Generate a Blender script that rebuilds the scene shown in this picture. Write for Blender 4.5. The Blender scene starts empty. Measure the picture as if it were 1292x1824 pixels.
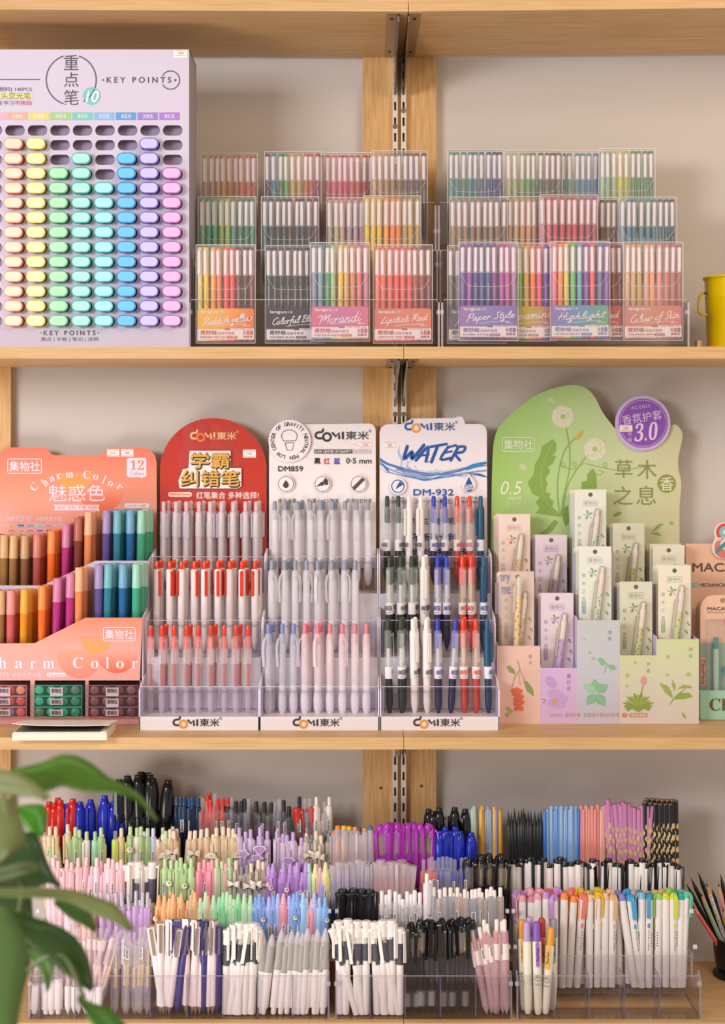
import bpy, math, random
from mathutils import Vector, Matrix
R = random.Random(7)
scene = bpy.context.scene
COL = scene.collection
# ---------------------------------------------------------------- camera, world, light
CAMD, S, CX, HY, ZC = 2.2, 1180.0, 646.0, 785.5, 1.40      # camera distance to shelf fronts, px per metre there, axis pixel, camera height
WALL_Y = 0.28
cam = bpy.data.cameras.new('camera'); cam_o = bpy.data.objects.new('camera', cam); COL.objects.link(cam_o)
cam.sensor_fit = 'HORIZONTAL'; cam.sensor_width = 36.0; cam.lens = 36.0*S*CAMD/1292.0
cam.shift_y = -(912-HY)/1292.0
cam_o.location = (0, -CAMD, ZC); cam_o.rotation_euler = (math.pi/2, 0, 0)
cam.clip_start = 0.05; cam.clip_end = 50
cam.dof.use_dof = True; cam.dof.focus_distance = 2.26; cam.dof.aperture_fstop = 5.6
scene.camera = cam_o
scene.view_settings.view_transform = 'Standard'; scene.view_settings.look = 'None'
scene.view_settings.gamma = 1.0; scene.view_settings.use_curve_mapping = False
scene.view_settings.exposure = 0.08
world = bpy.data.worlds.new('world'); scene.world = world; world.use_nodes = True
world.node_tree.nodes['Background'].inputs[0].default_value = (1.0, 0.95, 0.92, 1)
world.node_tree.nodes['Background'].inputs[1].default_value = 0.52
def area(name, loc, target, sx, sy, power, col):
    l = bpy.data.lights.new(name, 'AREA'); l.shape = 'RECTANGLE'; l.size = sx; l.size_y = sy; l.energy = power; l.color = col
    o = bpy.data.objects.new(name, l); COL.objects.link(o); o.location = loc
    o.rotation_euler = (Vector(target)-Vector(loc)).to_track_quat('-Z', 'Y').to_euler(); return o
area('window_light', (-1.75, -2.15, ZC+0.50), (0.05, 0.1, ZC), 0.9, 0.55, 39, (0.95, 0.96, 1.0))
area('low_fill_light', (-1.2, -0.95, ZC-0.9), (-0.2, 0.1, ZC+0.65), 0.7, 0.6, 9, (1.0, 0.95, 0.93))  # added fill aimed up at the shelf undersides, no real window behind it
area('warm_fill_light', (1.0, -1.5, ZC+0.95), (0.45, 0.25, ZC+0.1), 1.0, 0.6, 14, (1.0, 0.76, 0.52))  # added warm fill standing in for bounce on the right, no actual fitting
scene.cycles.transparent_max_bounces = 24
scene.cycles.max_bounces = 8

# ---------------------------------------------------------------- helpers
def sc(Y): return S*CAMD/(CAMD+Y)
def X(px, Y): return (px-CX)/sc(Y)
def Z(py, Y): return (HY-py)/sc(Y)+ZC
def lin(h):
    h = h.lstrip('#'); return tuple((lambda c: c/12.92 if c <= .04045 else ((c+.055)/1.055)**2.4)(int(h[i:i+2], 16)/255) for i in (0, 2, 4))+(1,)
def mixhex(p, q, t): p, q = p.lstrip('#'), q.lstrip('#'); return '#'+''.join('%02x' % round(int(p[i:i+2], 16)*(1-t)+int(q[i:i+2], 16)*t) for i in (0, 2, 4))
MATS = {}
def nodes(m):
    m.use_nodes = True; nt = m.node_tree; return nt, nt.nodes['Principled BSDF']
def M(key):
    """'#rrggbb' satin plastic; 'p:' paper; 'g:' glossy plastic; 'c:' clear tinted; 'f:' frosted; 'm:' metal; 'x:' dark matt"""
    if not isinstance(key, str): return key
    if key in MATS: return MATS[key]
    kind, h = key.split(':') if ':' in key else ('s', key)
    m = bpy.data.materials.new({'s': 'plastic', 'p': 'printed_card', 'g': 'glossy_plastic', 'c': 'clear_plastic', 'f': 'frosted_plastic', 'm': 'metal', 'a': 'acrylic', 'w': 'film'}[kind]+'_'+h.lstrip('#'))
    nt, b = nodes(m); c = lin(h)
    b.inputs['Base Color'].default_value = c; b.inputs['Roughness'].default_value = {'s': .38, 'p': .62, 'g': .16, 'c': .08, 'f': .35, 'm': .28, 'a': .05, 'w': .12}[kind]
    if kind == 'p':
        n = nt.nodes.new('ShaderNodeTexNoise'); n.inputs['Scale'].default_value = 900
        bp = nt.nodes.new('ShaderNodeBump'); bp.inputs['Strength'].default_value = .05; nt.links.new(n.outputs[0], bp.inputs['Height']); nt.links.new(bp.outputs[0], b.inputs['Normal'])
        b.inputs['Specular IOR Level'].default_value = .25
    if kind == 'm': b.inputs['Metallic'].default_value = .55 if h == '#eadfd0' else .9
    if kind == 'f': b.inputs['Alpha'].default_value = .52
    if kind == 'c': b.inputs['Alpha'].default_value = .19
    if kind in 'aw':
        lw = nt.nodes.new('ShaderNodeLayerWeight'); lw.inputs[0].default_value = .25
        t = nt.nodes.new('ShaderNodeBsdfTransparent'); t.inputs[0].default_value = (.985, .98, .99, 1) if kind == 'a' else (.97, .965, .965, 1)
        mr = nt.nodes.new('ShaderNodeMapRange'); mr.inputs[1].default_value = 0; mr.inputs[2].default_value = 1
        mr.inputs[3].default_value = .004 if kind == 'a' else .08; mr.inputs[4].default_value = .5
        if kind == 'a': b = nt.nodes.new('ShaderNodeBsdfGlossy'); b.inputs['Roughness'].default_value = .04
        mx = nt.nodes.new('ShaderNodeMixShader'); nt.links.new(lw.outputs[0], mr.inputs[0]); nt.links.new(mr.outputs[0], mx.inputs[0])
        nt.links.new(t.outputs[0], mx.inputs[1]); nt.links.new(b.outputs[0], mx.inputs[2])
        nt.links.new(mx.outputs[0], nt.nodes['Material Output'].inputs[0])
    MATS[key] = m; return m
def wood(name, light, dark, axis):
    m = bpy.data.materials.new(name); nt, b = nodes(m); N = nt.nodes.new; L = nt.links.new
    tc = N('ShaderNodeTexCoord'); mp = N('ShaderNodeMapping'); L(tc.outputs['Object'], mp.inputs[0])
    mp.inputs['Scale'].default_value = [(3, 60, 160), (60, 60, 4)][axis == 'z']
    n = N('ShaderNodeTexNoise'); n.inputs['Scale'].default_value = 3.2; n.inputs['Detail'].default_value = 5; n.inputs['Distortion'].default_value = .6; L(mp.outputs[0], n.inputs[0])
    n2 = N('ShaderNodeTexNoise'); n2.inputs['Scale'].default_value = 1.3; mp2 = N('ShaderNodeMapping'); mp2.inputs['Scale'].default_value = [(2, 8, 14), (9, 9, 1.5)][axis == 'z']; L(tc.outputs['Object'], mp2.inputs[0]); L(mp2.outputs[0], n2.inputs[0])
    mx = N('ShaderNodeMath'); mx.operation = 'MULTIPLY_ADD'; L(n.outputs[0], mx.inputs[0]); mx.inputs[1].default_value = .65; 
    sm = N('ShaderNodeMath'); sm.operation = 'MULTIPLY'; L(n2.outputs[0], sm.inputs[0]); sm.inputs[1].default_value = .35; L(sm.outputs[0], mx.inputs[2])
    r = N('ShaderNodeValToRGB'); r.color_ramp.elements[0].position = .32; r.color_ramp.elements[0].color = lin(dark); r.color_ramp.elements[1].position = .58; r.color_ramp.elements[1].color = lin(light)
    L(mx.outputs[0], r.inputs[0]); L(r.outputs[0], b.inputs['Base Color']); b.inputs['Roughness'].default_value = .5; b.inputs['Specular IOR Level'].default_value = .3
    MATS[name] = m; return m
def gradient(name, stops, p0, p1):
    """printed colour gradient along the line p0 -> p1 in the object's own space"""
    m = bpy.data.materials.new(name); nt, b = nodes(m); N = nt.nodes.new; L = nt.links.new
    tc = N('ShaderNodeTexCoord'); d = Vector(p1)-Vector(p0)
    sb = N('ShaderNodeVectorMath'); sb.operation = 'SUBTRACT'; L(tc.outputs['Object'], sb.inputs[0]); sb.inputs[1].default_value = p0
    dt = N('ShaderNodeVectorMath'); dt.operation = 'DOT_PRODUCT'; L(sb.outputs[0], dt.inputs[0]); dt.inputs[1].default_value = d/d.length_squared
    r = N('ShaderNodeValToRGB'); e = r.color_ramp.elements
    while len(e) < len(stops): e.new(.5)
    for k, (pos, c) in enumerate(stops): e[k].position = pos; e[k].color = lin(c)
    L(dt.outputs['Value'], r.inputs[0]); L(r.outputs[0], b.inputs['Base Color']); b.inputs['Roughness'].default_value = .6; b.inputs['Specular IOR Level'].default_value = .25
    return m

TEXT = {}
def text_mesh(s, shear):
    k = (s, shear)
    if k not in TEXT:
        c = bpy.data.curves.new('lettering', 'FONT'); c.body = s; c.resolution_u = 3; c.shear = shear
        o = bpy.data.objects.new('lettering', c); me = bpy.data.meshes.new_from_object(o)
        vs = [(v.co.x, v.co.y) for v in me.vertices]; fs = [tuple(p.vertices) for p in me.polygons]
        bpy.data.objects.remove(o); bpy.data.curves.remove(c); bpy.data.meshes.remove(me); TEXT[k] = (vs, fs)
    return TEXT[k]

class MB:
    def __init__(s): s.v, s.f, s.mi, s.mats, s.T, s.k = [], [], [], [], None, 0
    def lift(s): s.k = (s.k+1) % 15; return s.k*1e-5
    def m(s, mat):
        mat = M(mat)
        if mat not in s.mats: s.mats.append(mat)
        return s.mats.index(mat)
    def add(s, vs, fs, mat):
        i = s.m(mat); b = len(s.v)
        s.v += [tuple(s.T @ Vector(v)) for v in vs] if s.T else [tuple(v) for v in vs]
        s.f += [tuple(b+k for k in f) for f in fs]; s.mi += [i]*len(fs); return s
    def box(s, x0, x1, y0, y1, z0, z1, mat):
        return s.add([(x, y, z) for x in (x0, x1) for y in (y0, y1) for z in (z0, z1)], [(0, 1, 3, 2), (4, 6, 7, 5), (0, 4, 5, 1), (2, 3, 7, 6), (0, 2, 6, 4), (1, 5, 7, 3)], mat)
    def slab(s, pts, y0, y1, mat, side=None):
        """outline in x,z given thickness from y0 (front) to y1"""
        n = len(pts); vs = [(x, y0, z) for x, z in pts]+[(x, y1, z) for x, z in pts]
        if sum(pts[i][0]*pts[(i+1) % n][1]-pts[(i+1) % n][0]*pts[i][1] for i in range(n)) < 0:
            pts = pts[::-1]; vs = [(x, y0, z) for x, z in pts]+[(x, y1, z) for x, z in pts]
        s.add(vs, [tuple(range(n)), tuple(range(2*n-1, n-1, -1))], mat)
        return s.add(vs, [(i, i+n, (i+1) % n+n, (i+1) % n) for i in range(n)], side or mat)
    def flat(s, pts, y, mat):
        n = len(pts); y -= s.lift()
        if sum(pts[i][0]*pts[(i+1) % n][1]-pts[(i+1) % n][0]*pts[i][1] for i in range(n)) < 0: pts = pts[::-1]
        return s.add([(x, y, z) for x, z in pts], [tuple(range(n))], mat)
    def lathe(s, prof, mat, seg=12, rot=0.0, c=(0, 0)):
        vs, fs = [], []
        for z, r in prof: vs += [(c[0]+r*math.cos(rot+2*math.pi*k/seg), c[1]+r*math.sin(rot+2*math.pi*k/seg), z) for k in range(seg)]
        for j in range(len(prof)-1): fs += [(j*seg+k, j*seg+(k+1) % seg, (j+1)*seg+(k+1) % seg, (j+1)*seg+k) for k in range(seg)]
        fs += [tuple(range(seg-1, -1, -1)), tuple((len(prof)-1)*seg+k for k in range(seg))]
        return s.add(vs, fs, mat)
    def ring(s, cx, cz, r0, r1, y, mat, a0=0, a1=360, n=36):
        A = [math.radians(a0+(a1-a0)*k/n) for k in range(n+1)]
        vs = [(cx+r*math.cos(a), y, cz+r*math.sin(a)) for a in A for r in (r0, r1)]
        return s.add(vs, [(2*k, 2*k+1, 2*k+3, 2*k+2) for k in range(n)], mat)
    def disc(s, cx, cz, r, y, mat, n=24, rz=None): return s.flat([(cx+r*math.cos(2*math.pi*k/n), cz+(rz or r)*math.sin(2*math.pi*k/n)) for k in range(n)], y, mat)
    def stroke(s, pts, w, y, mat, smooth=0, taper=False):
        """a painted line of width w in the x,z plane at depth y, with round ends"""
        if smooth: pts = curve(pts, smooth)
        n = len(pts); y -= s.lift()
        if n < 2: return s
        Lf, Rt = [], []
        for i in range(n):
            a, b = pts[max(i-1, 0)], pts[min(i+1, n-1)]; dx, dz = b[0]-a[0], b[1]-a[1]; l = math.hypot(dx, dz) or 1
            h = w/2*(math.sin(math.pi*min(max(i/(n-1), .08), .92)) if taper else 1)
            Lf.append((pts[i][0]-dz/l*h, y, pts[i][1]+dx/l*h)); Rt.append((pts[i][0]+dz/l*h, y, pts[i][1]-dx/l*h))
        s.add(Lf+Rt, [(i, n+i, n+i+1, i+1) for i in range(n-1)], mat)
        if not taper:
            for p in (pts[0], pts[-1]): s.disc(p[0], p[1], w/2, y, mat, 8)
        return s
    def tube(s, pts, r, mat, seg=8):
        vs, fs = [], []; pts = [Vector(p) for p in pts]; n = len(pts)
        rr = r if isinstance(r, (list, tuple)) else [r]*n
        for i in range(n):
            d = (pts[min(i+1, n-1)]-pts[max(i-1, 0)]).normalized(); u = d.orthogonal().normalized()
            if i and abs(u.dot(pu)) < .98: u = (pu-d*pu.dot(d)).normalized()
            pu = u; w = d.cross(u)
            vs += [tuple(pts[i]+(u*math.cos(2*math.pi*k/seg)+w*math.sin(2*math.pi*k/seg))*rr[i]) for k in range(seg)]
        for j in range(n-1): fs += [(j*seg+k, j*seg+(k+1) % seg, (j+1)*seg+(k+1) % seg, (j+1)*seg+k) for k in range(seg)]
        fs += [tuple(range(seg-1, -1, -1)), tuple((n-1)*seg+k for k in range(seg))]
        return s.add(vs, fs, mat)
    def text(s, t, bx, y, mat, shear=0.0, bold=0.0, rot=0.0, back=False):
        """lettering fitted into the box bx = (x0, z0, x1, z1) on the plane at depth y"""
        vs, fs = text_mesh(t, shear)
        if not vs: return s
        ax, bx_, az, bz = min(v[0] for v in vs), max(v[0] for v in vs), min(v[1] for v in vs), max(v[1] for v in vs)
        x0, z0, x1, z1 = bx; kx, kz = (x1-x0)/max(bx_-ax, 1e-6), (z1-z0)/max(bz-az, 1e-6); cx, cz = (x0+x1)/2, (z0+z1)/2; c, q = math.cos(rot), math.sin(rot)
        for dx, dz in ([(0, 0)] if not bold else [(-bold, 0), (bold, 0), (0, bold), (0, -bold)]):
            o = []; y -= s.lift()*0+1e-5
            for v in vs:
                px, pz = x0+(v[0]-ax)*kx+dx-cx, z0+(v[1]-az)*kz+dz-cz; o.append((cx+px*c-pz*q, y, cz+px*q+pz*c))
            s.add(o, fs, mat)
        return s
    def build(s, name, parent=None, smooth=40, loc=None, mesh=None):
        me = bpy.data.meshes.new(name); me.from_pydata(s.v, [], s.f)
        for m in s.mats: me.materials.append(m)
        me.polygons.foreach_set('material_index', s.mi)
        if smooth:
            me.polygons.foreach_set('use_smooth', [True]*len(s.f)); me.set_sharp_from_angle(angle=math.radians(smooth))
        me.update()
        return link(name, me, parent, loc)
def link(name, me, parent=None, loc=None):
    o = bpy.data.objects.new(name, me); COL.objects.link(o)
    if parent: o.parent = parent
    if loc: o.location = loc
    return o
def curve(p, k):
    """Catmull-Rom through the points p, k steps per span"""
    o = []
    for i in range(len(p)-1):
        a, b, c, d = p[max(i-1, 0)], p[i], p[i+1], p[min(i+2, len(p)-1)]
        for j in range(k):
            t = j/k; o.append(tuple(.5*(2*b[q]+(c[q]-a[q])*t+(2*a[q]-5*b[q]+4*c[q]-d[q])*t*t+(3*b[q]-a[q]-3*c[q]+d[q])*t**3) for q in range(len(b))))
    return o+[tuple(p[-1])]
def tag(o, label, cat, group=None, kind=None):
    if label: o['label'] = label
    if cat: o['category'] = cat
    if group: o['group'] = group
    if kind: o['kind'] = kind
    return o
def thing(name, label, cat, loc, group=None, rot=(0, 0, 0)):
    o = bpy.data.objects.new(name, None); COL.objects.link(o); o.location = loc; o.rotation_euler = rot; o.empty_display_size = .02
    return tag(o, label, cat, group)
class PB(MB):
    """builder whose outlines are measured in photograph pixels at a depth Y, relative to the thing's base point"""
    def __init__(s, root, Y): super().__init__(); s.o = Vector(root.location) if root else Vector((0, 0, 0)); s.Y = Y
    def p(s, px, py, Y=None): Y = s.Y if Y is None else Y; return (X(px, Y)-s.o.x, Z(py, Y)-s.o.z)
    def y(s, off=0.0, Y=None): return (s.Y if Y is None else Y)-s.o.y+off
    def u(s, px): return px/sc(s.Y)
    def plate(s, pts, th, mat, side=None, Y=None): return s.slab([s.p(*q, Y) for q in pts], s.y(0, Y), s.y(th, Y), mat, side)
    def shape(s, pts, mat, off=-.0004): return s.flat([s.p(*q) for q in pts], s.y(off), mat)
    def rect(s, x0, y0, x1, y1, mat, off=-.0004, r=0): return s.shape(rrect(x0, y0, x1, y1, r), mat, off)
    def line(s, pts, w, mat, off=-.0006, smooth=0, taper=False): return s.stroke([s.p(*q) for q in pts], s.u(w), s.y(off), mat, smooth, taper)
    def circ(s, cx, cy, r, mat, off=-.0004, n=28): c = s.p(cx, cy); return s.disc(c[0], c[1], s.u(r), s.y(off), mat, n)
    def arc(s, cx, cy, r, w, mat, a0=0, a1=360, off=-.0006): c = s.p(cx, cy); return s.ring(c[0], c[1], s.u(r-w/2), s.u(r+w/2), s.y(off), mat, a0, a1)
    def txt(s, t, x0, y0, x1, y1, mat, off=-.0006, **k):
        a, b = s.p(x0, y1), s.p(x1, y0)
        if 'bold' in k: k['bold'] = s.u(k['bold'])
        return s.text(t, (a[0], a[1], b[0], b[1]), s.y(off), mat, **k)
def rrect(x0, y0, x1, y1, r):
    if r <= 0: return [(x0, y0), (x1, y0), (x1, y1), (x0, y1)]
    o = []
    for cx, cy, a in ((x1-r, y0+r, -90), (x1-r, y1-r, 0), (x0+r, y1-r, 90), (x0+r, y0+r, 180)):
        o += [(cx+r*math.cos(math.radians(a+t)), cy+r*math.sin(math.radians(a+t))) for t in (0, 22.5, 45, 67.5, 90)]
    return o
ORD = ['first', 'second', 'third', 'fourth', 'fifth', 'sixth', 'seventh', 'eighth', 'ninth', 'tenth', 'eleventh', 'twelfth', 'thirteenth', 'fourteenth', 'fifteenth', 'sixteenth', 'seventeenth', 'eighteenth', 'nineteenth', 'twentieth']+['twenty-'+w for w in ('first', 'second', 'third', 'fourth', 'fifth', 'sixth', 'seventh', 'eighth', 'ninth')]+['thirtieth']+['thirty-'+w for w in ('first', 'second', 'third', 'fourth', 'fifth', 'sixth', 'seventh', 'eighth', 'ninth')]+['fortieth']+['forty-'+w for w in ('first', 'second', 'third', 'fourth', 'fifth', 'sixth')]
# monoline brush script: glyph = (advance, strokes)
SCRIPT = {
'e': (.8, [[(0, .45), (.45, .55), (.6, .85), (.35, 1), (.08, .7), (.1, .2), (.4, 0), (.8, .25)]]),
'd': (1, [[(.65, .85), (.35, 1), (.05, .6), (.1, .1), (.4, .05), (.65, .6), (.75, 2.1)], [(.72, 1.2), (.65, .3), (.75, 0), (1, .2)]]),
'i': (.5, [[(.05, .95), (.08, .2), (.25, 0), (.5, .25)], [(.12, 1.4), (.16, 1.5)]]),
's': (.6, [[(.5, .85), (.3, 1), (.12, .8), (.4, .4), (.35, .05), (0, .1)]]),
'h': (.85, [[(.2, 2.1), (.05, 0)], [(.08, .5), (.35, .95), (.5, .8), (.45, .2), (.6, 0), (.85, .25)]]),
'y': (.85, [[(.05, 1), (.1, .4), (.3, .1), (.55, .5), (.65, 1)], [(.65, 1), (.5, -.4), (.2, -1), (0, -.7), (.5, -.1), (.85, .3)]]),
'l': (.5, [[(.05, .2), (.45, 1.6), (.35, 2.1), (.15, 1.7), (.08, .3), (.25, 0), (.5, .25)]]),
'o': (.8, [[(.4, 1), (.1, .75), (.08, .2), (.35, 0), (.6, .3), (.55, .85), (.35, 1), (.5, .8), (.85, .85)]]),
'w': (1.05, [[(.05, 1), (.08, .2), (.25, 0), (.45, .3), (.5, .9), (.5, .2), (.7, 0), (.9, .4), (.95, 1)]]),
'r': (.6, [[(.05, 1), (.1, 0)], [(.1, .5), (.3, .95), (.55, .85)]]),
'f': (.6, [[(.7, 1.9), (.5, 2.1), (.35, 1.7), (.2, 0), (.1, -.8), (-.1, -.9)], [(0, .95), (.6, 1.05)]]),
'u': (.9, [[(.05, 1), (.08, .2), (.25, 0), (.5, .4), (.6, 1)], [(.6, 1), (.58, .2), (.75, 0), (.95, .25)]]),
'a': (.95, [[(.6, .85), (.35, 1), (.05, .6), (.1, .1), (.35, .05), (.6, .6), (.65, 1)], [(.65, 1), (.6, .2), (.75, 0), (1, .25)]]),
'c': (.72, [[(.55, .8), (.35, 1), (.05, .6), (.12, .1), (.4, 0), (.75, .25)]]),
'k': (.8, [[(.2, 2.1), (.05, 0)], [(.55, 1), (.1, .5), (.6, 0), (.8, .2)]]),
'n': (.85, [[(.05, 1), (.08, 0)], [(.08, .5), (.35, 1), (.5, .75), (.48, .2), (.62, 0), (.85, .25)]]),
'p': (.75, [[(.1, 1), (-.05, -1)], [(.08, .6), (.35, 1), (.6, .7), (.5, .15), (.1, .1)]]),
't': (.5, [[(.35, 1.8), (.15, .3), (.3, 0), (.55, .25)], [(0, 1.15), (.55, 1.25)]]),
'm': (1.1, [[(.05, 1), (.08, 0)], [(.08, .5), (.3, 1), (.42, .7), (.4, 0)], [(.42, .5), (.65, 1), (.8, .75), (.78, .2), (.9, 0), (1.1, .25)]]),
'g': (.9, [[(.6, .85), (.35, 1), (.05, .6), (.1, .1), (.35, .05), (.6, .6), (.65, 1)], [(.65, 1), (.5, -.5), (.2, -1), (0, -.7), (.5, -.1), (.9, .3)]]),
'R': (1.1, [[(.3, 2), (.1, 0)], [(0, 1.8), (.5, 2.2), (.95, 1.8), (.7, 1.2), (.2, 1.05)], [(.3, 1.1), (.7, .5), (1.1, 0)]]),
'C': (1.05, [[(1.1, 1.8), (.8, 2.1), (.3, 1.6), (.1, .7), (.3, .1), (.7, 0), (1.1, .4)]]),
'B': (1.05, [[(.3, 2), (.1, 0)], [(0, 1.8), (.5, 2.2), (.9, 1.8), (.7, 1.25), (.3, 1.1), (.8, 1), (1, .5), (.7, .05), (.05, .05)]]),
'M': (1.5, [[(-.5, 1.6), (-.2, 1.8), (.2, 1.7), (.1, 0)], [(.15, .6), (.5, 1.6), (.75, 2), (.7, .5)], [(.7, .6), (1.1, 1.7), (1.35, 1.9), (1.3, .6), (1.4, 0)]]),
'L': (.9, [[(.5, 2.1), (.2, .8), (.05, 0), (.5, .1), (.9, .1)]]),
'P': (1, [[(.3, 2), (.05, -.3)], [(0, 1.7), (.5, 2.2), (1, 1.8), (.8, 1.1), (.25, .9)]]),
'S': (1, [[(1, 1.8), (.7, 2.1), (.35, 1.7), (.6, 1.1), (.75, .5), (.45, 0), (0, .2)]]),
'D': (1.2, [[(.3, 2), (.1, .1)], [(-.1, 1.7), (.5, 2.1), (1.1, 1.6), (1.1, .8), (.7, .1), (.1, .05)]]),
'H': (1.1, [[(.3, 2.1), (.1, 0)], [(1.05, 2.1), (.85, 0)], [(.1, 1), (1, 1.15)]]),
'v': (.75, [[(.05, 1), (.25, 0), (.5, .6), (.6, 1), (.8, .9)]]),
'A': (1.05, [[(0, 0), (.7, 2.1), (.9, 0)], [(.2, .8), (1, .9)]]), ' ': (.5, [])}
def script(b, word, x0, y0, x1, y1, y, mat, w):
    """brush-script word rising gently inside the metric box (x0,y0)-(x1,y1) on plane y"""
    st, a = [], 0
    for ch in word:
        adv, ss = SCRIPT[ch]
        st += [[(a+p[0]+p[1]*.22, p[1]) for p in q] for q in ss]; a += adv+.06
    st = [[(p[0], p[1]+p[0]*.13) for p in q] for q in st]
    P = [p for q in st for p in q]; ax, bx, az, bz = min(p[0] for p in P), max(p[0] for p in P), min(p[1] for p in P), max(p[1] for p in P)
    for q in st: b.stroke([(x0+(p[0]-ax)/(bx-ax)*(x1-x0), y0+(p[1]-az)/(bz-az)*(y1-y0)) for p in q], w, y, mat, 4)
# ---------------------------------------------------------------- room and shelving
def wall_mat():
    m = bpy.data.materials.new('painted_plaster'); nt, b = nodes(m); N = nt.nodes.new; L = nt.links.new
    n = N('ShaderNodeTexNoise'); n.inputs['Scale'].default_value = 140; n.inputs['Detail'].default_value = 4
    bp = N('ShaderNodeBump'); bp.inputs['Strength'].default_value = .12; L(n.outputs[0], bp.inputs['Height']); L(bp.outputs[0], b.inputs['Normal'])
    b.inputs['Base Color'].default_value = lin('#cfc6be'); b.inputs['Roughness'].default_value = .8; return m
fl = MB().box(-2.6, 2.6, -5.2, WALL_Y, -.05, 0, wood('floor_oak', '#e2d2c0', '#d2bca4', 'x')).build('floor'); fl['kind'] = 'structure'
Z2, Z3, Z4 = Z(617.5, 0), Z(1313.8, 0), Z(1821.5, 0)
w = MB().box(-2.6, 2.6, WALL_Y, WALL_Y+.1, 0, 3.2, wall_mat()).build('wall_back'); w['kind'] = 'structure'
WX = wood('beech_laminate', '#d3ad7c', '#bd925d', 'x'); WZ = wood('beech_upright', '#dcb079', '#bf9055', 'z')
TH = .018
def board(zt, px0, px1, label, tilt=0.0):
    x0, x1 = (px0 if isinstance(px0, float) else X(px0, 0)), (px1 if isinstance(px1, float) else X(px1, 0))
    piv = x1 if px0 == -.72 else x0
    b = MB().box(x0-piv, x1-piv, 0, WALL_Y-.0195, -TH, 0, WX).build('shelf_board', loc=(piv, 0, zt))
    b.rotation_euler = (0, -tilt, 0); tag(b, label, 'shelf', 'shelf boards')
ZT = Z(20.7, 0)+TH
board(ZT, -.72, 727, 'topmost pale wood shelf board, left of the seam, seen from below', -.005)
board(ZT, 728, .72, 'topmost pale wood shelf board, right of the seam, seen from below', .0112)
board(Z2, -.72, 719, 'pale wood shelf board under the marker dispenser, left of the seam')
board(Z2, 720, .72, 'pale wood shelf board under the yellow bucket, right of the seam')
board(Z3, -.72, 719, 'pale wood shelf board under the coral marker display, left of the seam')
board(Z3, 720, .72, 'pale wood shelf board under the green leafy display, right of the seam')
board(Z4, -.72, 719, 'lowest pale wood shelf board behind the plant, left of the seam')
board(Z4, 720, .72, 'lowest pale wood shelf board under the black pencil cup, right of the seam')
PY = WALL_Y-.018
for a, b_, lab in ((-110, 19, 'wooden wall upright at the left edge of the photo'), (646.5, 777.5, 'wooden wall upright behind the twin metal rails')):
    x0, x1 = X(a, PY), X(b_, PY)
    root = thing('wooden_upright', lab, 'upright', ((x0+x1)/2, PY, .02))
    MB().box(-(x1-x0)/2, (x1-x0)/2, 0, .018, 0, 2.6, WZ).build('plank', root)
    if a > 0:
        for px, py in ((678.5, 1403.5), (751, 1400)):
            MB().lathe([(0, .0028), (.0012, .0022)], 'm:#7a6a58', 10).build('screw', root, loc=(X(px, PY)-root.location.x, 0, Z(py, PY)-.02)).rotation_euler = (math.pi/2, 0, 0)
RY = PY-.011
for px, lab, scr in ((704.2, 'slotted chrome shelf rail on the upright, left one of the pair', (712.5, 225)), (719.2, 'slotted chrome shelf rail on the upright, right one of the pair', (0, 197))):
    root = thing('slotted_rail', lab, 'shelf rail', (X(px, RY), PY, Z(1490, RY)), 'slotted rails')
    z0, z1 = Z(1490, RY), ZT-.02; h = (z1-z0); b = MB(); w2 = .0043
    b.box(-w2, -w2*.42, -.011, 0, 0, h, 'm:#eadfd0'); b.box(w2*.42, w2, -.011, 0, 0, h, 'm:#eadfd0')
    z = .004
    while z < h-.02: b.box(-w2*.42, w2*.42, -.011, -.0095, z, z+.0118, 'm:#eadfd0'); z += .0262
    b.box(-w2*.42, w2*.42, -.0016, -.0004, 0, h, '#3a2a20')  # dark strip stands in for the shaded wood behind the slots
    b.build('channel', root, smooth=0)
    for sx, sy in ((px, 225 if px < 710 else 197), (px, 738)):
        s_ = MB().lathe([(0, .0042), (.0008, .0042), (.002, .003)], 'm:#a89a92', 14); s_.box(-.0022, .0022, -.0005, .0005, .0019, .0022, '#3a302c'); s_.box(-.0005, .0005, -.0022, .0022, .0019, .0022, '#3a302c')
        so = s_.build('screw', root, loc=(0, -.011, Z(sy, RY)-z0)); so.rotation_euler = (math.pi/2, 0, 0)
def bracket(zb, px, side, label):
    """steel angle bracket: flange under the board, web that deepens towards the wall"""
    root = thing('shelf_bracket', label, 'bracket', (X(px, .012), .012, zb), 'shelf brackets')
    d = PY-.012-.011; t = .0022; s = side; m = 'm:#958a82'
    b = MB(); b.box(*sorted((0, s*.0185)), 0, d, -t, 0, m); b.build('flange', root)
    # web outline in the y,z plane
    o = [(0, 0), (0, -.012), (d*.45, -.026), (d*.8, -.056), (d, -.066), (d, 0)]
    n = len(o); xs = (0, s*t)
    vs = [(x, y, z) for x in xs for y, z in o]
    MB().add(vs, [tuple(range(n)), tuple(range(2*n-1, n-1, -1))]+[(i, (i+1) % n, (i+1) % n+n, i+n) for i in range(n)], m).build('web', root, smooth=0)
    for yy in (.02, d-.03): MB().lathe([(0, .003), (.0012, .002)], 'm:#6d625a', 10).build('screw', root, loc=(s*.011, yy, -t-.0012))
    MB().lathe([(0, .0036), (.002, .0036)], 'm:#d8d0c6', 12).build('hook', root, loc=(s*.0012, d-.004, -.050)).rotation_euler = (math.pi/2, 0, 0)
for zb, lv in ((ZT-TH, 'topmost shelf'), (Z2-TH, 'shelf with the boxed markers'), (Z3-TH, 'shelf with the card displays')):
    bracket(zb, 712.3 if zb < ZT-.1 else 711.5, -1, 'steel angle bracket under the %s, left one of the pair' % lv)
    bracket(zb, 724 if zb < ZT-.1 else 727, 1, 'steel angle bracket under the %s, right one of the pair' % lv)

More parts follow.
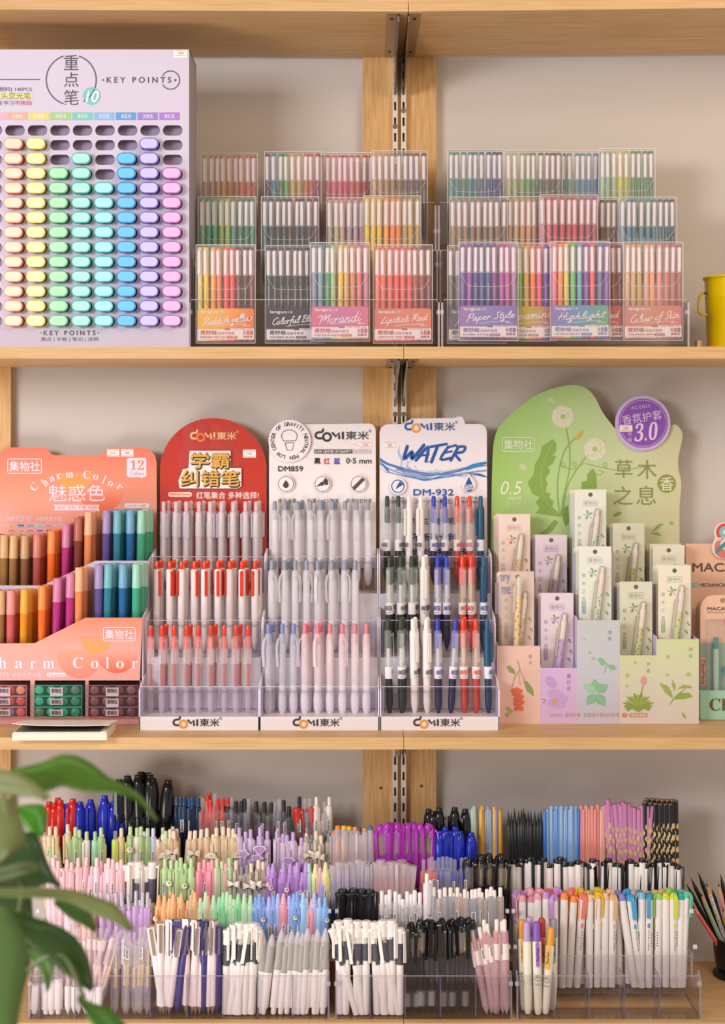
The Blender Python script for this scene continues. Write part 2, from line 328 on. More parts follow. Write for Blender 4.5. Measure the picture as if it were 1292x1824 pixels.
# ---------------------------------------------------------------- top shelf: marker dispenser box
KY = .035
kr = thing('marker_dispenser', 'lavender counter box with rows of pill-shaped holes holding pastel markers', 'dispenser', (X(118, KY), KY, Z2))
LAV = 'p:#cec4d5'
HX = [-13.5+40.15*k for k in range(9)]; HYS = [232.3+26.15*k for k in range(14)]
b = PB(kr, KY)
gx0, gx1, gy0, gy1 = HX[0]-20.07, HX[-1]+20.07, HYS[0]-13.07, HYS[-1]+13.07
for r in ((-100, 88, 337, gy0), (-100, gy1, 337, 622), (-100, gy0, gx0, gy1), (gx1, gy0, 337, gy1)): b.rect(*r, LAV, 0)
PIL = []
for k in range(28):
    a = 2*math.pi*k/28; PIL.append((a, (9 if math.cos(a) > 1e-6 else -9 if math.cos(a) < -1e-6 else 0)+8.6*math.cos(a), 9.4*math.sin(a)))
for cx in HX:
    for cy in HYS:
        inner, outer = [], []
        for a, dx, dy in PIL:
            t = min(20.07/abs(dx) if abs(dx) > 1e-6 else 1e9, 13.07/abs(dy) if abs(dy) > 1e-6 else 1e9)
            inner.append((cx+dx, cy+dy)); outer.append((cx+dx*t, cy+dy*t))
        n = len(inner); I = [b.p(*q) for q in inner]; O = [b.p(*q) for q in outer]
        for q, (sx, sy) in enumerate(((1, 1), (-1, 1), (-1, -1), (1, -1))):   # corner triangles
            c = b.p(cx+sx*20.07, cy+sy*13.07)
            k0 = max(range(n), key=lambda i: sx*0+(-abs(math.atan2(sy*13.07, sx*20.07)-math.atan2(outer[i][1]-cy, outer[i][0]-cx)) if True else 0))
            for k1 in ((k0+1) % n, (k0-1) % n):
                if abs(outer[k0][0]-outer[k1][0]) > .01 and abs(outer[k0][1]-outer[k1][1]) > .01:
                    tri = [O[k0], O[k1], c]; b.flat(tri, 0, LAV)
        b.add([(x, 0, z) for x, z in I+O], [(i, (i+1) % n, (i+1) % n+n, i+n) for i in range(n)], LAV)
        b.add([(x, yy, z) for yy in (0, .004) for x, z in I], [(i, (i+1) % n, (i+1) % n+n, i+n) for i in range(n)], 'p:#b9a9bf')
fpan = b
b = PB(kr, KY)
x0, z1 = b.p(-100, 88); x1 = b.p(337, 88)[0]; D = .097
b.box(x0, x0+.002, .0005, D, 0, z1, LAV); b.box(x1-.002, x1, .0005, D, 0, z1, 'p:#a79da6'); b.box(x0, x1, .0005, D, z1-.002, z1, LAV); b.box(x0, x1, D-.002, D, 0, z1, LAV)  # right side's darker colour paints in the shade away from the window
b.build('carton', kr, smooth=0)
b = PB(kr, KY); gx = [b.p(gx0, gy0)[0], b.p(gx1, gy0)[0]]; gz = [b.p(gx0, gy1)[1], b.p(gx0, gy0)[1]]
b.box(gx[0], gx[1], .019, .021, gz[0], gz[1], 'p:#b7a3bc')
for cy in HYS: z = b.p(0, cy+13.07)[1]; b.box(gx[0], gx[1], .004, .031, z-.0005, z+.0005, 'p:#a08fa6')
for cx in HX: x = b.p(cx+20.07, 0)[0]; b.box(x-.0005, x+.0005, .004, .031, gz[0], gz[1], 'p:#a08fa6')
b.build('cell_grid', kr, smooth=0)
INK = '#57505c'
b = fpan
b.line([(-90, 141.7), (71, 141.7)], 1.4, INK)
for a0, a1 in ((108, 252), (255, 258), (300, 338), (-20, 72)): b.arc(127, 142.5, 44.5, 2.0, INK, a0, a1)
b.txt('重', 114, 98, 140, 125, INK); b.txt('点', 114, 129, 140, 155, INK); b.txt('笔', 114, 160, 140, 187, INK)
b.circ(163.5, 171, 15.5, '#74c2bb', -.0005); b.shape([(150, 178), (164, 187.5), (178, 176)], '#74c2bb', -.0005); b.txt('10', 153, 162, 176, 182, '#f3eef2', -.0009, shear=.25, bold=.5)
b.circ(184, 142.6, 1.7, INK); b.txt('K E Y   P O I N T S', 190.5, 137.5, 305, 147.5, INK, bold=.25); b.circ(312.5, 142.8, 2.1, INK)
b.arc(304, 142.8, 16.2, 1.7, INK, -150, 152)
b.txt('水性颜料] 140PCS', -22, 155, 57, 164, INK); b.rect(-40, 166.5, 57, 175, '#e6d977'); b.txt('软头荧光笔', -12, 165.5, 55, 176.5, '#6b6258'); b.rect(32, 180, 57, 187, '#e79bb4', r=3); b.txt('学生学习不用怕', -14, 179.5, 56, 187.5, '#6b6068')
TAB = [('#f3a6b8', '桃红'), ('#f0a58c', '浅橙色'), ('#dccb6a', '柠檬黄'), ('#9cc57c', '抹茶绿'), ('#6fc3b4', '薄荷绿'), ('#83b4dc', '天空蓝'), ('#5a9bd0', '湖蓝色'), ('#9a7cc8', '淡紫色'), ('#a978cc', '紫红色')]
for k, (c, t) in enumerate(TAB):
    x = 30.5+38.8*(k-1); b.rect(x-18, 200.5, x+18, 214, c); b.txt(t, x-9, 203.5, x+9.5, 211, '#f2ecf2', -.0008)
b.rect(309.5, 89, 333.5, 103, '#f6efe9'); b.line([(313, 90.5), (331, 90.5)], .9, '#e88a7a'); b.line([(313, 99.5), (331, 99.5)], .9, '#e88a7a'); b.txt('25K', 317.5, 93, 328, 97, INK, -.0008)
b.circ(73, 592.7, 1.2, INK); b.txt('K E Y   P O I N T S', 78, 589, 170, 597, INK, bold=.3); b.circ(175.5, 592.8, 1.3, INK)
b.txt('重点 | 手账 | 笔记 | 涂鸦', 73, 600.5, 175.5, 608.5, '#6a6270')
b.build('front_panel', kr, smooth=0)
# the markers: body in the hole, tinted rim, paler cap face
KC = [('peach', '#fad3b8', '#e08a5c', 1), ('lemon', '#f6f0a8', '#d8c256', 1), ('pale green', '#abe6b4', '#56b27c', 3), ('mint', '#a8e0d8', '#3cae98', 2), ('sky', '#a4e2e6', '#3cb0b0', 4), ('azure', '#6cc0ee', '#2f86c4', 2), ('lilac', '#c8c0f0', '#7460b8', 1), ('pink', '#eeb4e2', '#b064b0', 3)]
def pill(rx, rz, n=24, k=.52):
    return [((rx-rz)*(1 if math.cos(2*math.pi*(i+.5)/n) > 0 else -1)+rz*math.cos(2*math.pi*(i+.5)/n), rz*math.sin(2*math.pi*(i+.5)/n)) for i in range(n)]
def pill_mesh(name, rings, mat):
    bb = MB(); n = 24; vs = []
    for y, rx, rz in rings: vs += [(x, y, z) for x, z in pill(rx, rz)]
    fs = [(j*n+i, j*n+(i+1) % n, (j+1)*n+(i+1) % n, (j+1)*n+i) for j in range(len(rings)-1) for i in range(n)]+[tuple(range(n-1, -1, -1)), tuple((len(rings)-1)*n+i for i in range(n))]
    bb.add(vs, fs, mat); o = bb.build(name, smooth=25); me = o.data; bpy.data.objects.remove(o); return me
for c, (cn, light, rim, first) in enumerate(KC):
    body = pill_mesh('barrel', [(.026, .0125, .0068), (-.010, .0140, .0080)], rim)
    rimm = pill_mesh('rim', [(-.008, .0142, .0083), (-.0125, .0147, .0088), (-.0128, .0145, .0086)], rim)
    face = pill_mesh('cap_face', [(-.0126, .0131, .0072), (-.0134, .0131, .0072), (-.0137, .0128, .0069)], light)
    emb = MB().text('10', (-.002, -.0014, .002, .0014), 0, light).build('number'); em = emb.data; bpy.data.objects.remove(emb)
    col = 'column %s' % cn
    for r in range(first, 14):
        q = r-first; where = 'topmost' if q == 0 else 'lowest' if r == 13 else ORD[q]+' from the top'
        t = thing('highlighter', '%s pill-shaped highlighter, %s of its column in the lavender box' % (cn, where), 'highlighter', (X(HX[c+1], KY), KY, Z(HYS[r], KY)), 'boxed pastel highlighters')
        link('barrel', body, t); link('rim', rimm, t); link('cap_face', face, t)

# ---------------------------------------------------------------- top shelf: stepped clear stands with pen wallets
def clear_stand(px0, px1, label):
    Yf = .036; root = thing('acrylic_stand', label, 'display stand', ((X(px0, Yf)+X(px1, Yf))/2, Yf, Z2), 'clear stepped stands')
    w2 = (X(px1, Yf)-X(px0, Yf))/2
    tiers = [(.0, .0065), (.062, .0905), (.113, .174)]
    for k, (yy, zz) in enumerate(tiers):
        MB().box(-w2+.002, w2-.002, yy, yy+.052, zz-.003, zz, 'a:#e8e4ee').build('tier_floor', root, smooth=0)
        f = MB().box(-w2+.002, w2-.002, yy, yy+.002, zz, zz+.068, 'a:#eeeaf2'); f.box(-w2+.002, w2-.002, yy-.0002, yy+.0022, zz+.0675, zz+.0685, 'f:#c9bfc8').build('tier_front', root, smooth=0)
    for sx in (-1, 1):
        o = [(0, 0), (0, .07), (.05, .075), (.05, .157), (.10, .162), (.10, .235), (.155, .235), (.155, 0)]; n = len(o)
        xx = (sx*w2-.0015, sx*w2+.0015)
        b = MB().add([(x, y, z) for x in xx for y, z in o], [tuple(range(n)), tuple(range(2*n-1, n-1, -1))], 'a:#e8e4ee')
        b.add([(x, y, z) for x in xx for y, z in o], [(i, (i+1) % n, (i+1) % n+n, i+n) for i in range(n)], 'f:#d9d2da')
        side = b.build('side_panel', root, smooth=0)
        for yy, zz in ((.01, .056), (.06, .135), (.11, .195)):
            MB().lathe([(-.0028, .0024), (-.0028, .0038), (.0028, .0038), (.0028, .0024)], 'f:#f2eef2', 10).build('connector', side, loc=(sx*w2, yy, zz)).rotation_euler = (0, math.pi/2, 0)
clear_stand(338, 782, 'clear stepped acrylic stand beside the lavender marker box'); clear_stand(788, 1227, 'clear stepped acrylic stand beside the yellow bucket')
WM = {}
def wmesh(kind, c):
    if (kind, c) not in WM:
        b = MB()
        if kind == 'barrel':
            b.lathe([(.004, .0012), (.010, .0024), (.016, .0040), (.104, .0040), (.119, .0038), (.126, .0030), (.134, .0026)], c, 10)
            b.box(-.0004, .0004, -.0044, -.0040, .055, .085, 'f:#d8d2d0')
        elif kind == 'cap':
            b.lathe([(.100, .0049), (.136, .0049), (.140, .0044)], 'f:'+mixhex('#fff2f4', c, .26), 10)
            b.slab(rrect(-.0030, .1015, .0010, .139, .0018), -.0064, -.0056, 'f:#fff4f8')
            b.lathe([(.1395, .0042), (.1435, .0042), (.1442, .0036)], c, 10)
        o = b.build(kind); WM[kind, c] = o.data; bpy.data.objects.remove(o)
    return WM[kind, c]
def wallet(px0, top, Y, cols, label, lab=None, tops=None):
    k = sc(Y); wd, ht = .0915, .1515; zt = Z(top, Y)
    root = thing('pen_wallet', label, 'pen set', (X(px0, Y)+wd/2, Y, zt-ht), 'clear wallets of fineliners')
    e = .0115; d = .0125
    f = MB().box(-wd/2, wd/2, -d/2, d/2, 0, ht, 'w:#fff8f4')
    for z in (0, ht): f.box(-wd/2, wd/2, -d/2-.0003, -d/2+.0006, z-.0006, z+.0004, 'f:#efe6e8')
    for x in (-wd/2, wd/2): f.box(x-.0004, x+.0004, -d/2-.0003, -d/2+.0006, 0, ht, 'f:#efe6e8')
    f.stroke([(-.042, ht-.05), (-.035, ht-.062), (-.026, ht-.068), (.026, ht-.068), (.035, ht-.062), (.042, ht-.05)], .0005, -d/2-.0004, 'f:#f6f0f2', 3)
    f.build('film_pouch', root, smooth=0)
    for i, c in enumerate(cols):
        x = -wd/2+.0058+i*.01005
        p = link('pen', wmesh('barrel', c), root, (x, 0, .004)); p['label'] = 'slim pen with frosted cap'
        p.rotation_euler = (0, R.uniform(-.012, .012), 0); link('cap', wmesh('cap', c), p)
    if lab:
        word, c0, c1, ink, sub, cn = lab
        g = gradient('label_'+word.lower().replace(' ', '_'), [(0, c0), (1, c1)] if not isinstance(c0, list) else c0, (-wd/2, 0, .055), (wd/2, 0, .03))
        b = MB(); y = -d/2+.0012; x0, x1 = -wd/2+.002, wd/2-.002
        b.slab(rrect(x0, .003, x1, .0535, .0035), y, y+.0006, g, 'p:#efe4e2')
        n = len(cols); q = (x1-x0)/n
        y -= .0003
        b.flat([(x0, .0055), (x1, .0055), (x1, .0230), (x0+.05, .0230), (x0+.046, .0215), (x0, .0215)], y, 'p:#f0e6e4')
        for i, c in enumerate(cols): b.flat([(x0+i*q, .003), (x0+i*q+q, .003), (x0+i*q+q, .0056), (x0+i*q, .0056)], y, c); b.text('%d' % (101+i), (x0+i*q+.003, .0038, x0+i*q+.0065, .0048), y-.0002, '#f0e8e6')
        y -= .0003
        W = 'p:#f6efec'
        b.text('languo', (x0+.006, .0452, x0+.0315, .0508), y, W, bold=.00016); b.text('兰果', (x0+.0325, .0462, x0+.0405, .0500), y, W)
        wl = {'L': .072}.get(word[0], .074) if len(word) > 7 else .066
        script(b, word, x0+.010, .0262, x0+.010+wl, .0455, y, W, .00125)
        b.stroke([(x0+.030, .0262), (x0+.05, .0285), (x0+.076, .0295), (x0+.070, .0270), (x0+.082, .0268)], .0007, y, W, 3)
        b.text('奇妙绘', (x0+.005, .0130, x0+.030, .0198), y, ink, bold=.00022); b.text('绘画手账笔', (x0+.0315, .0130, x0+.0575, .0176), y, ink)
        b.text(sub, (x0+.005, .0078, x0+.044, .0105), y, ink, bold=.0001); b.flat(rrect(x0+.0455, .0071, x0+.062, .0110, .0018), y, ink); b.text(cn, (x0+.048, .0078, x0+.0595, .0103), y-.0002, 'p:#f6efec')
        b.text('大容量', (x0+.070, .0128, x0+.086, .0196), y, ink, bold=.0002); b.text('超顺滑', (x0+.071, .0080, x0+.085, .0115), y, ink, bold=.0001); b.flat(rrect(x0+.042, .0203, x0+.051, .0228, .001), y, ink)
        b.text('一支多用 · 不易断墨 · 出水顺', (x0+.053, .0208, x0+.084, .0224), y, ink)
        b.build('label_card', root, smooth=0)
    return root
A, B, C = .052, .116, .166
wallet(350, 437, A, '#e9d680 #eec62e #f0a83a #ef7a4a #ee5a48 #e8453c #7d3230 #5e2c2e #8a3a34'.split(), 'front clear pen wallet with yellow-orange Reddish yellow card', ('Reddish yellow', [(0, '#f2c23c'), (.4, '#f4b850'), (1, '#ee7434')], 0, '#d9722e', 'REDDISH YELLOW', '活力橙黄'))
wallet(473, 438, A+.012, '#33484a #2b3038 #3c3a3a #30323f #4a3638 #4b3a44 #3a2c30 #473434 #4a3a3c'.split(), 'front clear pen wallet with charcoal Colorful Black card', ('Colorful Black', '#3b3542', '#4b3c50', '#4b4454', 'COLORFUL BLACK', '彩黑系列'))
wallet(553, 433, A-.006, '#8f8fa8 #6fa3b5 #3d9a72 #a8c080 #ecc83a #d8a860 #d68a50 #e46a64 #c87a90'.split(), 'front clear pen wallet with rose-pink Morandi card', ('Morandi', [(0, '#e07a90'), (.5, '#cf7fae'), (1, '#e27d8c')], 0, '#cf7088', 'MORANDI', '莫兰迪'))
wallet(665, 437, A, '#ef7b60 #f0664e #ee5f50 #e6503c #ea5a4a #e8483e #b4484a #a44040 #8e3034'.split(), 'front clear pen wallet with salmon Lipstick Red card', ('Lipstick Red', [(0, '#d97c78'), (.5, '#df8c74'), (1, '#e88a68')], 0, '#c9645a', 'LIPSTICK RED', '口红系列'))
wallet(354, 351, B, '#7fb59a #4fae84 #58c09a #9cc25a #a4c860 #4a9a72 #2f8062 #2e7a5e #3f8a64'.split(), 'clear wallet of green pens in the middle step, beside the lavender box')
wallet(466, 351, B, '#3f6a62 #30464c #3a4636 #343a44 #4b3a38 #3c4046 #303a44 #343c48 #4a3440'.split(), 'clear wallet of near-black pens in the middle step')
wallet(582, 353, B+.014, '#b8a890 #b8b088 #c0a080 #b0a0a0 #c8a0b0 #c09098 #b8a098 #b89a90 #a88a80'.split(), 'clear wallet of washed-out dusty pens, half behind the yellow wallet')
wallet(647, 350, B-.004, '#ecca1e #eac83a #eebe14 #eea82e #ec8e3a #e8862a #b89a4a #c8a83a #b8983c'.split(), 'clear wallet of yellow and orange pens in the middle step')
wallet(359, 274, C, '#b59a8a #c09a88 #c8a078 #d0a060 #d08860 #c88868 #d88050 #d86858 #a8605a'.split(), 'clear wallet of faded tan to orange pens, back step nearest the lavender box')
wallet(472, 271, C, '#3a3a5e #2f7f90 #3a7a4a #5a9a4a #c8a058 #c09a3a #b8703a #c04a50 #8a3a40'.split(), 'clear wallet of rainbow pens from navy to red, back step')
wallet(566, 273, C+.014, '#b88080 #c06a78 #d0607a #d85080 #c84a6a #d05060 #c04a50 #b84048 #a83a40'.split(), 'clear wallet of pink to red pens, back step left of the rails')
wallet(661, 270, C-.004, '#c8b090 #b89a80 #b08868 #a08060 #8a6a50 #7a5a60 #6a5a70 #5a4a50 #4a3a4a'.split(), 'clear wallet of beige to plum pens, back step in front of the rails')
wallet(797, 438, A+.012, '#8a8078 #807870 #98887a #8a7a70 #7a7068 #807068 #8a7c74 #70645c #786a62'.split(), 'clear wallet with grey card, mostly behind the purple one', ('Advance', '#8d8790', '#9a8f94', '#77706c', 'ADVANCED', '高级灰'))
wallet(817, 432, A-.004, '#7a4fa8 #9a48b0 #5a3a9a #4f4a9c #4a5aa0 #8a3a88 #b040a0 #c848a0 #b07ab0'.split(), 'front clear pen wallet with violet Paper Style card', ('Paper Style', [(0, '#a884bc'), (.5, '#9488c4'), (1, '#8a74b8')], 0, '#8a70b0', 'PUPER STYLE', '紫罗系列'))
wallet(886, 434, A+.012, '#4aa0c0 #4ab080 #5ac06a #7ec23c #e0b030 #f08028 #ee5080 #7a50b0 #5a60b8'.split(), 'clear wallet with yellow-pink Dopamine card, between the violet and blue ones', ('Dopamine', [(0, '#9cb03c'), (.5, '#c8b42c'), (1, '#c87aa0')], 0, '#a88a9a', 'DOPAMINE', '多巴胺系'))
wallet(980, 431, A-.004, '#ee7a98 #f09050 #e0d060 #70c070 #58a8c8 #8a40a8 #f06068 #6a70b0 #8a50b8'.split(), 'front clear pen wallet with blue-green Highlight card', ('Highlight', [(0, '#a47cc0'), (.45, '#6f9cc8'), (1, '#78b880')], 0, '#8090c0', 'HIGHLIGHT', '高光系列'))
wallet(1006, 433, A+.012, '#a04a44 #a8504a #94443e #a04840 #8e4038 #96463e #8a3c36 #a04a44 #90423c'.split(), 'clear wallet of brick-red pens squeezed behind the Highlight one', ('Lipstick Red', '#c4645a', '#cf7060', '#b05a50', 'LIPSTICK RED', '口红系列'))
wallet(1110, 432, A, '#e0b890 #d8b07a #cfa860 #e0b0a0 #f0a878 #e89890 #d08078 #c07870 #b06258'.split(), 'front clear pen wallet with terracotta Colour of Skin card', ('Colour of Skin', [(0, '#d08a8c'), (.4, '#d69a7c'), (1, '#d8847a')], 0, '#b8746c', 'COLORFUL SKIN', '肤色系列'))
wallet(801, 352, B, '#b09068 #a88860 #a87860 #987058 #a08060 #8a6a58 #a08070 #907060 #806050'.split(), 'clear wallet of khaki brown pens, middle step right of the rails')
wallet(890, 351, B+.008, '#c0a878 #b89a70 #c0a068 #c89060 #d09870 #b88a60 #c08860 #b07a58 #a87050'.split(), 'clear wallet of sandy pens, half behind the pink wallet')
wallet(961, 348, B-.004, '#d898a0 #d06a7a #c84a58 #d03a50 #c04a50 #d04848 #c84a58 #c05070 #b04858'.split(), 'clear wallet of pink and crimson pens in the middle step')
wallet(998, 353, B+.014, '#8a6a58 #7a5a4c #806050 #6a4a40 #7a5448 #704c40 #684438 #7a5a4a #6a4c42'.split(), 'clear wallet of dark brown pens peeking out behind the pink wallet')
wallet(1102, 352, B, '#8ab0c0 #5a90a8 #3a7a90 #5a8a90 #4a8a9a #3f7f90 #3a6a80 #2f5a70 #2a4a62'.split(), 'clear wallet of steel-blue pens at the right of the middle step')
wallet(797, 268, C, '#5f9a9a #4f8a90 #4a8a80 #3f8a90 #4a7a90 #3f6a80 #3f5a90 #3a4a80 #4a5080'.split(), 'clear wallet of teal to navy pens, back step')
wallet(901, 269, C, '#b8b890 #a0b880 #90a870 #70a060 #5a8a60 #5a6a5a #6a6a5a #5a5048 #6a6a58'.split(), 'clear wallet of sage to olive pens, back step')
wallet(988, 270, C+.014, '#5a9a98 #4a8a90 #5a9a98 #4a8a90 #5a8a98 #4a80b0 #5a90c0 #4a80b0 #5a80b8'.split(), 'clear wallet of bright blue pens, back step, half hidden')
wallet(1066, 266, C-.004, '#a8c8b0 #90b890 #a8b890 #c8d050 #a8b850 #60905a #4a8a60 #3a8a68 #3a7a5a'.split(), 'clear wallet of lime to green pens, back step rightmost')
# yellow bucket
BY = .115
br = thing('metal_bucket', 'yellow enamelled metal bucket with rolled rim and side handle', 'bucket', (X(1315, BY), BY, Z2))
hb = Z(496, BY)-Z2; r0 = .052
MB().lathe([(0, r0*.94), (.001, r0*.95), (.006, r0*.96), (.008, r0*.93), (hb*.72, r0*.985), (hb*.74, r0*1.0), (hb*.76, r0*.985), (hb-.003, r0), (hb, r0), (hb-.002, r0*.97), (.004, r0*.9)], 'g:#dcb900', 40).build('pail', br)
MB().tube([(r0*1.02*math.cos(2*math.pi*k/40), r0*1.02*math.sin(2*math.pi*k/40), hb) for k in range(41)], .0022, 'g:#dcb900').build('rolled_rim', br)
hx = X(1250, BY)-br.location.x
MB().tube(curve([(hx+.006, -.012, hb*.79), (hx-.004, -.014, hb*.77), (hx-.0075, -.014, hb*.66), (hx-.0065, -.014, hb*.52), (hx+.006, -.012, hb*.49)], 5), .0022, 'g:#cca800').build('handle', br)
MB().lathe([(-.002, .003), (.002, .003)], '#4a3a20', 10).build('rivet', br, loc=(hx+.003, -.014, hb*.785))
w = MB().box(-.0035, 0, -.01, .01, 0, .0155, '#cdb7a6').box(0, .0032, -.01, .01, 0, .0155, '#d2a33c').build('wooden_block', loc=(X(1244, .1), .1, Z2)); tag(w, 'small two-tone wooden block standing beside the yellow bucket', 'block')
# ---------------------------------------------------------------- pens: kinds, shared meshes
def tip(r, l=.012): return [(0, .0006), (.003, .0011), (l*.5, r*.62), (l, r*.94)]
KIND = {   # kind -> list of (part, shape, role, args); metres, point down, clip towards -y
 'retract': [('grip', 'L', 'grip', tip(.0042)+[(.016, .0043), (.052, .0047), (.053, .0047)]), ('barrel', 'L', 'barrel', [(.053, .0050), (.054, .0052), (.127, .0053), (.1305, .0050), (.1315, .0038)]), ('button', 'L', 'button', [(.1305, .0030), (.1425, .0030), (.1445, .0023)]), ('clip', 'C', 'clip', (.088, .129, .0044, .0064))],
 'clear': [('grip', 'L', 'grip', tip(.0042)+[(.016, .0044), (.046, .0046), (.047, .0046)]), ('barrel', 'L', 'barrel', [(.047, .0048), (.048, .0049), (.121, .0050), (.1265, .0047), (.1275, .0036)]), ('refill', 'L', 'refill', [(.046, .0018), (.048, .0024), (.082, .0024), (.083, .0012), (.108, .0012)]), ('mechanism', 'L', 'mech', [(.106, .0026), (.108, .0037), (.124, .0036)]), ('label_band', 'L', 'band', [(.084, .0051), (.108, .0052)]), ('button', 'L', 'button', [(.124, .0026), (.142, .0029), (.1445, .0022)]), ('clip', 'C', 'clip', (.082, .124, .0042, .0064))],
 'cap': [('barrel', 'L', 'barrel', [(0, .0038), (.0015, .0046), (.084, .0047)]), ('window', 'L', 'window', [(.083, .0050), (.084, .0052), (.122, .0052)]), ('cartridge', 'L', 'ink', [(.084, .0046), (.110, .0046), (.111, .0030), (.124, .0022)]), ('cap_top', 'L', 'cap', [(.120, .0053), (.138, .0053), (.141, .0062), (.1435, .0062), (.145, .0050)]), ('clip', 'C', 'cap', (.088, .142, .0044, .0082))],
 'marker': [('barrel', 'L', 'barrel', [(0, .0060), (.002, .0075), (.090, .0078)]), ('cap', 'L', 'cap', [(.089, .0082), (.092, .0086), (.128, .0084), (.140, .0072), (.148, .0052), (.1485, .0046), (.152, .0046), (.153, .0038)]), ('clip', 'C', 'cap', (.102, .141, .0044, .0098))],
 'crayon': [('barrel', 'L', 'barrel', tip(.0048)+[(.014, .0058), (.122, .0067), (.1275, .0066), (.1295, .0060), (.1300, .0050)]), ('cone_button', 'L', 'button', [(.1295, .0047), (.132, .0045), (.1415, .0029), (.1438, .0025), (.1447, .0014)]), ('clip', 'C', 'clip', (.102, .124, .0046, .0076))],
 'hexbutton': [('barrel', 'H', 'barrel', [(0, .0008), (.012, .0048), (.122, .0060), (.123, .0058)]), ('button', 'L', 'button', [(.1225, .0031), (.142, .0030), (.1445, .0022)])],
 'arch': [('barrel', 'L', 'barrel', tip(.0046)+[(.014, .0052), (.098, .0052)]), ('window', 'L', 'window', [(.098, .0056), (.132, .0056)]), ('sticker', 'L', 'sticker', [(.014, .00535), (.036, .00535)]), ('gold_tip', 'L', 'gold', [(.100, .0036), (.104, .0036), (.118, .0020), (.128, .0008)]), ('cap_top', 'L', 'cap', [(.131, .0057), (.137, .0056), (.143, .0040), (.145, .0024)]), ('clip', 'A', 'cap', (.088, .141, .0046, .0086))],
 'frost': [('barrel', 'L', 'barrel', tip(.0040)+[(.014, .0046), (.124, .0049)]), ('cap', 'L', 'cap', [(.088, .0060), (.138, .0060), (.1395, .0056)]), ('end_plug', 'L', 'plug', [(.139, .0045), (.144, .0045), (.1448, .0040)]), ('clip', 'C', 'cap', (.094, .137, .0046, .0080))],
 'open': [('barrel', 'L', 'barrel', tip(.0040)+[(.014, .0044), (.116, .0052)]), ('cap', 'L', 'cap', [(.070, .0058), (.1425, .0066), (.143, .0060)]), ('clip', 'C', 'cap', (.080, .141, .0048, .0086))],
 'lined': [('barrel', 'L', 'barrel', [(0, .0046), (.001, .0050), (.012, .0051), (.0125, .0054), (.138, .0056)]), ('end_cap', 'L', 'cap', [(.136, .0059), (.141, .0058), (.142, .0046), (.145, .0044), (.1455, .0036)]), ('clip', 'A', 'cap', (.108, .142, .0056, .0088)), ('print', 'P', 'print', ())],
 'mono': [('barrel', 'L', 'barrel', [(0, .0044), (.001, .0048), (.139, .0050)]), ('end_cap', 'L', 'cap', [(.138, .0052), (.143, .0052), (.144, .0046)]), ('clip', 'C', 'cap', (.096, .143, .0046, .0078))],
 'hexpencil': [('shaft', 'H', 'barrel', [(0, .0034), (.001, .0037), (.178, .0037)]), ('dipped_end', 'L', 'button', [(.1775, .0035), (.1805, .0033), (.182, .0020)])],
 'sharp': [('shaft', 'H', 'barrel', [(0, .0037), (.156, .0037)]), ('wood_cone', 'L', 'wood', [(.1555, .0037), (.173, .0014)]), ('lead', 'L', 'lead', [(.173, .0014), (.1815, .0003)])],
 'dotted': [('shaft', 'D', 'barrel', [(0, .0040), (.178, .0042)]), ('end_face', 'L', 'button', [(.178, .0042), (.180, .0041), (.1805, .0034)])],
 'taco': [('barrel', 'L', 'barrel', [(0, .0034), (.002, .0048), (.012, .0060), (.040, .0066), (.112, .0068), (.114, .0060)]), ('cap', 'L', 'cap', [(.113, .0060), (.140, .0054), (.1435, .0040), (.1445, .0024)]), ('clip', 'C', 'clip', (.076, .114, .0058, .0086)), ('print', 'T', 'print', ())],
 'inverted': [('plunger', 'L', 'barrel', [(0, .0026), (.001, .0032), (.012, .0034)]), ('barrel', 'L', 'barrel', [(.0115, .0046), (.013, .0052), (.082, .0055)]), ('grip', 'L', 'grip', [(.077, .0060), (.081, .0063), (.096, .0053), (.112, .0056), (.1235, .0054)]), ('tip', 'L', 'tip', [(.123, .0050), (.131, .0043), (.139, .0026), (.1445, .0010)])],
 'square': [('tip', 'L', 'tip', tip(.0044, .014)), ('barrel', 'L', 'barrel', [(.0135, .0050), (.015, .0056), (.082, .0058), (.100, .0054)]), ('upper_barrel', 'Q', 'barrel', [(.099, .0072), (.143, .0070)]), ('end_plate', 'Q', 'plate', [(.1385, .0064), (.1455, .0062)]), ('clip', 'C', 'plate', (.098, .142, .0034, .0072))],
 'water': [('grip', 'L', 'grip', tip(.0040)+[(.016, .0042)]+[(.018+.003*k, .0045+.0003*(k % 2)) for k in range(12)]+[(.056, .0046)]), ('label_band', 'L', 'band', [(.056, .0052), (.074, .0052)]), ('barrel', 'L', 'barrel', [(.074, .0050), (.122, .0050), (.127, .0044), (.1275, .0036)]), ('refill', 'L', 'core', [(.074, .0022), (.102, .0022)]), ('mechanism', 'L', 'ink', [(.101, .0034), (.103, .0040), (.124, .0040)]), ('button', 'L', 'button', [(.124, .0032), (.141, .0031), (.1445, .0020)]), ('clip', 'C', 'barrel', (.080, .124, .0046, .0066)), ('band_print', 'B', 'print', ())],
 'curvy': [('grip', 'L', 'grip', [(0, .0012), (.004, .0034), (.012, .0052), (.026, .0056), (.040, .0048), (.050, .0043)]), ('barrel', 'L', 'barrel', [(.049, .0045), (.052, .0047), (.118, .0052), (.127, .0046), (.129, .0036)]), ('button', 'L', 'button', [(.112, .0030), (.1415, .0030), (.1445, .0022)]), ('clip', 'K', 'clip', ())],
}
KIND['bigmarker'] = KIND['marker']
PM = {}
def clip_mesh(b, z0, z1, w, y, mat, th=.0013):
    b.slab([(x, z) for x, z in rrect(-w/2, z0, w/2, z1, w*.42)], -y-th/2, -y+th/2, mat)
    b.box(-w/2, w/2, -y, -y*.42, z1-.005, z1-.0028, mat)
